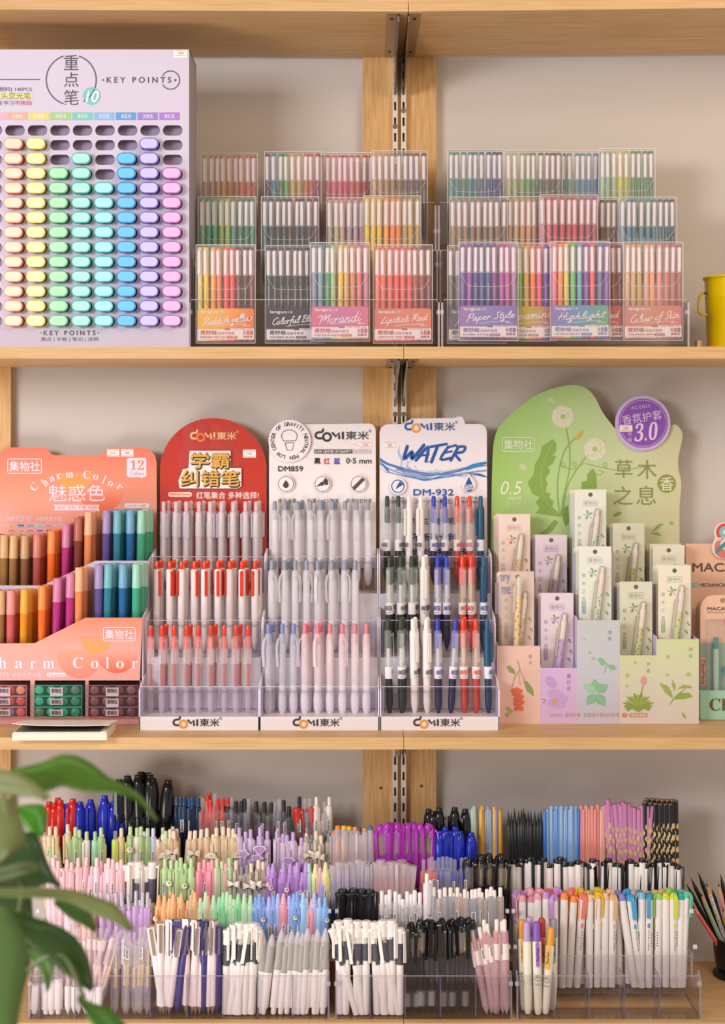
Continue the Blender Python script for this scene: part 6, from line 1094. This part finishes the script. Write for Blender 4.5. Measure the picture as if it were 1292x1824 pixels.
fill('M', 'back tier', .16, -.775, 'fo 596 1482; fb 605.5 1484; fy 615.5 1482; fo 628 1482; fb 642 1482; ft 651 1486; fr 662 1480; fo 602 1473; fy 613 1473; fy 622 1474; ft 633 1475; ft 650 1477; fu 660 1474; fb 639 1476; mg 676 1476 682 -.6; mg 690 1477 693 .1; mg 702 1480 704 -.9; mg 719 1482 721 -.8; mg 732 1477 733; mg 743 1476 745 -.2; mg 755 1476 757 -.2; mg 770 1477 770 1.2; mg 677 1470; mg 690 1467; mg 697 1467; mg 708 1467; mg 718 1470; mg 727 1468; mg 737 1466; mg 749 1468; mg 763 1468; mg 712 1473; mg 683 1472; bm 784 1482; bm 801 1482; bm 820 1482 817; bm 840 1485; bm 794 1475; bm 812 1474', .0)
fill('M', 'rearmost row', .181, -.775, 'kb 764 1443 768; kb 783 1441 784; kb 811 1440 808; kb 830 1443 828; kb 772 1447 775; h1 837 1443; h2 843 1441; h3 849 1443; h4 858.5 1442 855; h5 867 1444 864; h1 874.5 1443; h6 884 1443 882; h7 892.5 1443 891; h2 846 1437; h4 860 1437; h1 871 1438; h4 882 1438', .0)
fill('M', 'third tier', .115, -.81, 'oo 594 1541 600; oo 605 1535; oo 615 1536; oo 625 1535 630; oo 639 1531; oo 656 1542 648; oo 647 1533; op 671 1536; op 687 1540 690; op 699 1535; op 711.5 1536; op 679 1532; op 736 1542 722; op 722 1538 717; cr 755.5 1533 750; cr 765 1531; cr 775.5 1535 772; cr 770 1528; cb 789.5 1528; cb 797 1528; cb 811 1533; cb 823.5 1530; cb 831 1529; cb 804 1530; cb 782 1530; ka 845 1532 845 .1; ka 864 1535 862 0; ka 878 1533 872 .2; ka 895 1532 884 -.9; ka 905.5 1533 898 .2; ka 858 1524; ka 872 1522; ka 893 1523; ka 836 1530', .1)
fill('M', 'second tier', .07, -.845, 'kg 605 1592; kg 622 1592; kg 638 1592 - -.6; kg 651 1594 - -.7; kg 667 1592; kg 611 1586; kg 630 1585; kg 645 1586; kg 659 1587; ws 680.5 1589; ws 688 1596; ws 694.5 1587; ws 705 1590; ws 706 1604; ws 712 1595; ws 718 1604; ws 726 1590; ws 733 1595; ws 739.5 1588; ws 748.5 1592; wt 761 1558; wt 767 1570; ws 781 1603 770; ws 794 1602 783; wg 773 1582 778; wo 784 1586 786; wg 793 1583 798; wg 803.5 1583; wo 816 1583; wg 808 1593; wo 820.5 1593; wo 833 1590; wg 842 1587; wb 844.5 1594; wg 854 1602; wg 859 1592; wo 855 1584; wg 868.5 1586; wo 871 1594; wg 881.5 1588; wo 892.5 1583; wg 848 1586; wg 876 1582; wo 829 1586', .05)
fill('M', 'front tier', .024, F0, 'wk 592 1657 636 1.6; wk 612 1651 616 -.6; wk 625 1657 647 -.6; wk 639 1656 638 2.5; wk 651 1657 652 .7; wk 661 1656 688 2.6; wk 680 1656 700 -.5; wk 676 1648 711 1.8; wk 694.5 1647 696 .9; wk 713 1656 713 .8; wk 603 1643 606; wk 620 1640 616; wk 637 1643 635; wk 653 1643 652; wk 667 1645 672; wk 682 1642 684; wk 698 1642 700; bk 728 1659 727; bk 739 1657 735 .2; bk 733 1645; bk 744.5 1657 742; bk 754 1647 752; bk 763 1640 759; bk 773 1649 768; bk 782 1644 780; bk 791 1644 790; bk 800 1648 797; bk 808 1648 806; bk 816 1642 813; bk 824 1647 819; bk 830.5 1644 829; bk 842 1641 838; bk 749 1640; bk 769 1641; bk 788 1638; bk 806 1639; bk 822 1636; bk 836 1637; pr 840.5 1657 868; pr 854.5 1654 882; pr 868.5 1648 888; pr 886 1640 884; pr 895 1643 896; pr 899.5 1640 903; pr 863 1641 876', .0)
fill('R', 'back tier', .18, -.785, 'sh 906.5 1446 916; sh 912 1449 918; sh 917.5 1441 924; sh 925 1445 930; sh 930 1442 934; sh 937 1449 940; sh 942 1444; sh 947 1446; sh 954 1446; sh 960 1447; sh 965 1445 964; sh 934 1439; j1 976 1443; j2 990 1446 985; j2 1000 1446 995; j3 1008 1443 1004; j1 1016.5 1443 1013; j3 1026 1443 1021; j4 1033 1443 1028; j4 972 1444; j1 984 1437; j2 993 1437; j1 1002 1437; j2 1011 1437; j1 1020 1437; j2 1028 1437; j1 997 1439; k1 1041.5 1443; k2 1051 1442 1049; k1 1062.5 1443 1060; k3 1073 1443 1070; k1 1037 1436; k2 1046 1436; k1 1057 1436; k1 1067 1434; k2 1076 1438; dt 1080.5 1432 1094; dt 1085 1423 1094; dt 1090 1433 1099; dt 1097 1432 1114; dt 1103 1430 1110; dt 1108 1434; dt 1115 1431; dt 1122 1431; dt 1125 1436; dt 1132 1438; dt 1140.5 1441 1139; dt 1150 1438 1146; dt 1145 1434; dt 1163 1435 1146; dt 1156 1436 1148; dt 1112 1428; dk 1151 1427; dk 1160 1429; dk 1169 1430; dk 1178 1431; dk 1187 1431; dk 1196 1431; dk 1205 1431; dk 1155 1422; dk 1164 1422; dk 1173 1423; dk 1182 1424; dk 1191 1424; dk 1200 1424; dk 1206 1425', .0)
fill('R', 'middle tier', .13, -.82, 'mo 916 1533; mo 924 1538 - .9; mo 940 1531 - -1; mo 952 1534 946 1.8; mo 963.5 1534 957 1.4; mo 980 1540 980 2; mo 994 1532 - .8; mo 1007 1538 1010 -1.7; mo 1019 1537 1022 2; mo 1032 1534 - 1; mo 1041.5 1538 - .9; mo 1054 1542 - .8; mo 1058 1531; mo 1079 1537 1069 .9; mo 1094.5 1538 1092 .9; mo 1110 1547 1110 2.2; mo 1104 1539 - .6; mo 1125 1532 - -1; mo 1137.5 1538 1127 .9; mo 1154 1541 1142 1; mo 1167 1539 1156 1.1; mo 1183.5 1538 1178 .8; mo 1197.5 1536 1194 1.2; mo 1210 1543 1210 .9; mo 946 1528; mo 1000 1528; mo 1086 1530; mo 1146 1530; mo 1176 1530; mo 1190 1530; mo 930 1530; mo 970 1529', .0)
fill('R', 'second tier', .085, -.8566, 'zp 931.5 1598 931 -1.4; zd 948 1599 946 2.5; zp 959 1594 958 2.6; zl 974 1592 973 2; zl 989 1596 988 -.6; zo 1007 1594 1002 2.2; zo 1024 1599 1014 1.2; zc 1040 1594 1028 .2; zh 1052.5 1597 1050 1.3; zy 1067 1592 1064 .9; zh 1080 1594 1077 2.4; zt 1094 1596 1090 .3; zv 1108.5 1596 1131 2.6; zs 1124 1597 1144 .2; zb 1145.5 1593 1142 -1.5; zk 1159.5 1594 1156 -.3; zg 1175 1594 1172 -1.1; ze 1188 1594 1186 2.4; ze 1202 1594 1200 .2; zn 1216 1594 1211 2.5; zm 1225 1591 1216 .8', .0)
fill('R', 'second tier back row', .100, -.8566, 'zl 921 1588; zu 934 1590; zx 946 1592; zp 946 1585; zp 962 1586; zp 971 1590; zr 980 1587; zl 992 1584; zf 998 1590; zc 1010 1592; zr 1019 1592; zc 1021 1585; zr 1031.5 1591; zy 1036 1585; zz 1050 1590; zy 1066 1584; zy 1075 1589; zh 1087 1587; zy 1092 1592; zv 1103 1590; zs 1120 1587; zx 1132 1588; zk 1142 1589; zx 1157 1591; zz 1169 1589; zt 1181.5 1587; zg 1195 1585; zn 1204 1589; zm 1216 1588; zp 926 1594; zf 985 1591', .0)
fill('R', 'front tier', .024, F0, 'tl 939.5 1644 941 1; tp 957 1644 959 0; ty 983.5 1654 972 -.4', .0)
fill('R', 'front tier back row', .040, F0, 'ty 931 1640 934 -.1; tl 945 1635 947 .3; tr 966.5 1637 966 0; tg 988 1638 984 0', .0)
# ---------------------------------------------------------------- pencil cup at the right edge
UY = .195; cu = thing('pencil_cup', 'black footed pencil cup at the right edge of the lowest shelf', 'pencil cup', (X(1314, UY), UY, Z4))
h = Z(1668, UY)-Z4; r = X(1314, UY)-X(1271, UY)
MB().lathe([(.012, r*.80), (.016, r*.88), (h*.6, r*.96), (h, r), (h, r*.93), (.02, r*.8)], '#1b1a1c', 28).build('bowl', cu)
MB().lathe([(0, r*.98), (.004, r*1.0), (.008, r*.86), (.0125, r*.70)], '#1b1a1c', 28).build('foot', cu)
for k, (c_, x, y, xb, dy, nm) in enumerate((('#dd6a60', 1233.5, 1612, 1300, -.02, 'coral'), ('#9cc0a4', 1248, 1590, 1302, -.012, 'pale green'), ('#e8ded4', 1258, 1572, 1306, -.004, 'white spotted'), ('#1c1c1e', 1223, 1574, 1298, .006, 'black leftmost'), ('#1c1c1e', 1231, 1563, 1300, .012, 'black second'), ('#1c1c1e', 1244, 1553, 1303, .018, 'black third'), ('#1c1c1e', 1269, 1583, 1306, .010, 'black short'), ('#e09a94', 1280, 1572, 1308, -.006, 'dusty pink'), ('#e8a82c', 1288, 1618, 1310, -.022, 'amber'), ('#1c1c1e', 1284, 1557, 1316, .014, 'black upright'))):
    blk_ = c_ == '#1c1c1e'; y_ = UY+dy
    t = pen('pencil', 'sharp', dict(barrel=c_, wood='#1e1e20' if blk_ else '#d0a070', lead='#1a1a1c'), '%s sharpened pencil leaning out of the black cup' % nm, 'pencil', 'pencils in the black cup', (X(xb, UY), UY+dy*.3, Z4+.021), (X(x, y_), y_, Z(y, y_)), .2)
    if 'spotted' in nm:
        b = MB()
        for q in range(70):
            a = R.uniform(0, 6.28); z = R.uniform(.02, .153); p_ = [((.0039)*math.cos(a+.22*math.cos(u)), .0039*math.sin(a+.22*math.cos(u)), z+.0012*math.sin(u)) for u in (0, 1.26, 2.5, 3.8, 5)]
            b.add(p_, [(0, 1, 2, 3, 4)], '#2a2624')
        b.build('spots', t, smooth=0)
# ---------------------------------------------------------------- foreground plant
pl = thing('houseplant', 'out-of-focus green leafy houseplant in the lower left foreground', 'plant', (X(-40, -.85), -.85, Z(1900, -.85)))
def leafmat(c):
    m = bpy.data.materials.new('leaf_'+c.lstrip('#')); nt, b = nodes(m); n = nt.nodes.new('ShaderNodeTexNoise'); n.inputs['Scale'].default_value = 30
    mx = nt.nodes.new('ShaderNodeMix'); mx.data_type = 'RGBA'; mx.inputs[6].default_value = lin(c); q = lin(c); mx.inputs[7].default_value = (q[0]*.75, q[1]*.8, q[2]*.7, 1); nt.links.new(n.outputs[0], mx.inputs[0]); nt.links.new(mx.outputs[2], b.inputs['Base Color'])
    b.inputs['Roughness'].default_value = .42; b.inputs['Subsurface Weight'].default_value = 0; return m
def leaf(sec, c, Y, slope=.0, fold=.012):
    """sec: cross sections (upper x,y, lower x,y) along the blade, px at depth Y"""
    b = MB(); vs, n = [], len(sec); ss = curve([tuple(map(float, s)) for s in sec], 3); n = len(ss)
    for i, (ux, uy, lx, ly) in enumerate(ss):
        y = Y+slope*(i/(n-1)-.5)
        for k in range(5):
            f = k/4; w = math.sin(math.pi*f); px, py = ux+(lx-ux)*f, uy+(ly-uy)*f
            yy = y-fold*w+(.006 if k == 2 else 0)
            vs.append((X(px, Y)-pl.location.x, yy-pl.location.y, Z(py, Y)-pl.location.z))
    m = leafmat(c); top = [(i*5+k, i*5+k+1, i*5+k+6, i*5+k+5) for i in range(n-1) for k in range(4)]
    b.add(vs, top, m); o = b.build('leaf', pl, smooth=70); sd = o.modifiers.new('thickness', 'SOLIDIFY'); sd.thickness = .0008
    return o
leaf([(5, 1369, 5, 1373), (41, 1359, 38, 1386), (80, 1352, 72, 1404), (110, 1341, 92, 1405), (138, 1345, 112, 1400), (166, 1363, 137, 1409), (193, 1389, 165, 1416), (218, 1403, 195, 1418), (249, 1430, 235, 1432), (275, 1473, 270, 1472)], '#507c1c', -.86, .05)
leaf([(-20, 1370, -20, 1414), (0, 1372, 0, 1415), (28, 1377, 17, 1417), (55, 1389, 50, 1419), (91, 1418, 83, 1425)], '#98a070', -.92)
leaf([(-20, 1412, 22, 1418), (-25, 1440, 30, 1442), (-28, 1475, 44, 1478), (-26, 1505, 40, 1506), (-10, 1530, 5, 1532)], '#7c8450', -.95)
leaf([(26, 1436, 28, 1440), (55, 1432, 34, 1452), (80, 1435, 48, 1476), (85, 1462, 58, 1486), (80, 1486, 76, 1488)], '#4f942a', -.80)
leaf([(-20, 1486, -20, 1574), (10, 1482, 8, 1578), (40, 1482, 32, 1580), (66, 1486, 60, 1580), (82, 1526, 76, 1578), (96, 1556, 90, 1574), (110, 1576, 108, 1577)], '#2b4a18', -.84)
leaf([(-20, 1548, -20, 1574), (10, 1542, 8, 1568), (32, 1536, 30, 1562), (55, 1533, 50, 1555), (70, 1546, 67, 1550)], '#66784a', -.93)
leaf([(-20, 1582, -20, 1596), (30, 1580, 30, 1597), (83, 1580, 80, 1601), (133, 1585, 120, 1606), (180, 1600, 160, 1626), (210, 1613, 195, 1641), (240, 1653, 229, 1655)], '#828e54', -.9)
leaf([(100, 1600, 98, 1606), (130, 1606, 114, 1628), (160, 1622, 138, 1644), (174, 1655, 170, 1656)], '#3f6424', -.82)
leaf([(10, 1600, 14, 1610), (50, 1618, 33, 1642), (91, 1637, 48, 1670), (124, 1660, 62, 1692), (144, 1690, 91, 1722), (155, 1729, 119, 1755), (160, 1776, 154, 1780)], '#31561c', -.84, .05)
leaf([(-5, 1594, -20, 1604), (17, 1613, -34, 1640), (30, 1638, -46, 1690), (44, 1668, -54, 1720), (51, 1696, -56, 1750), (48, 1729, -54, 1785), (42, 1767, -44, 1815), (36, 1800, -20, 1850), (28, 1850, 10, 1870)], '#5a783e', -.92)
leaf([(140, 1772, 143, 1780), (165, 1786, 150, 1797), (193, 1795, 160, 1818), (215, 1815, 172, 1836), (240, 1838, 205, 1850)], '#4c8026', -.86)
leaf([(50, 1688, 48, 1698), (75, 1692, 62, 1716), (97, 1704, 76, 1738), (90, 1758, 84, 1764)], '#6a944a', -.80)
leaf([(-30, 1500, -30, 1840), (0, 1490, 0, 1840), (30, 1500, 30, 1800), (52, 1560, 48, 1740), (60, 1640, 58, 1690)], '#2c4a1a', -.72)
for p in ([(-30, 1860), (10, 1760), (30, 1650), (40, 1560), (20, 1450)], [(-20, 1860), (40, 1740), (110, 1700), (150, 1778)], [(-30, 1850), (-10, 1600), (5, 1480), (6, 1371)]):
    MB().tube([(X(q[0], -.84)-pl.location.x, .01+.0*k, Z(q[1], -.84)-pl.location.z) for k, q in enumerate(curve(p, 5))], .0022, '#5a6a34').build('stem', pl)
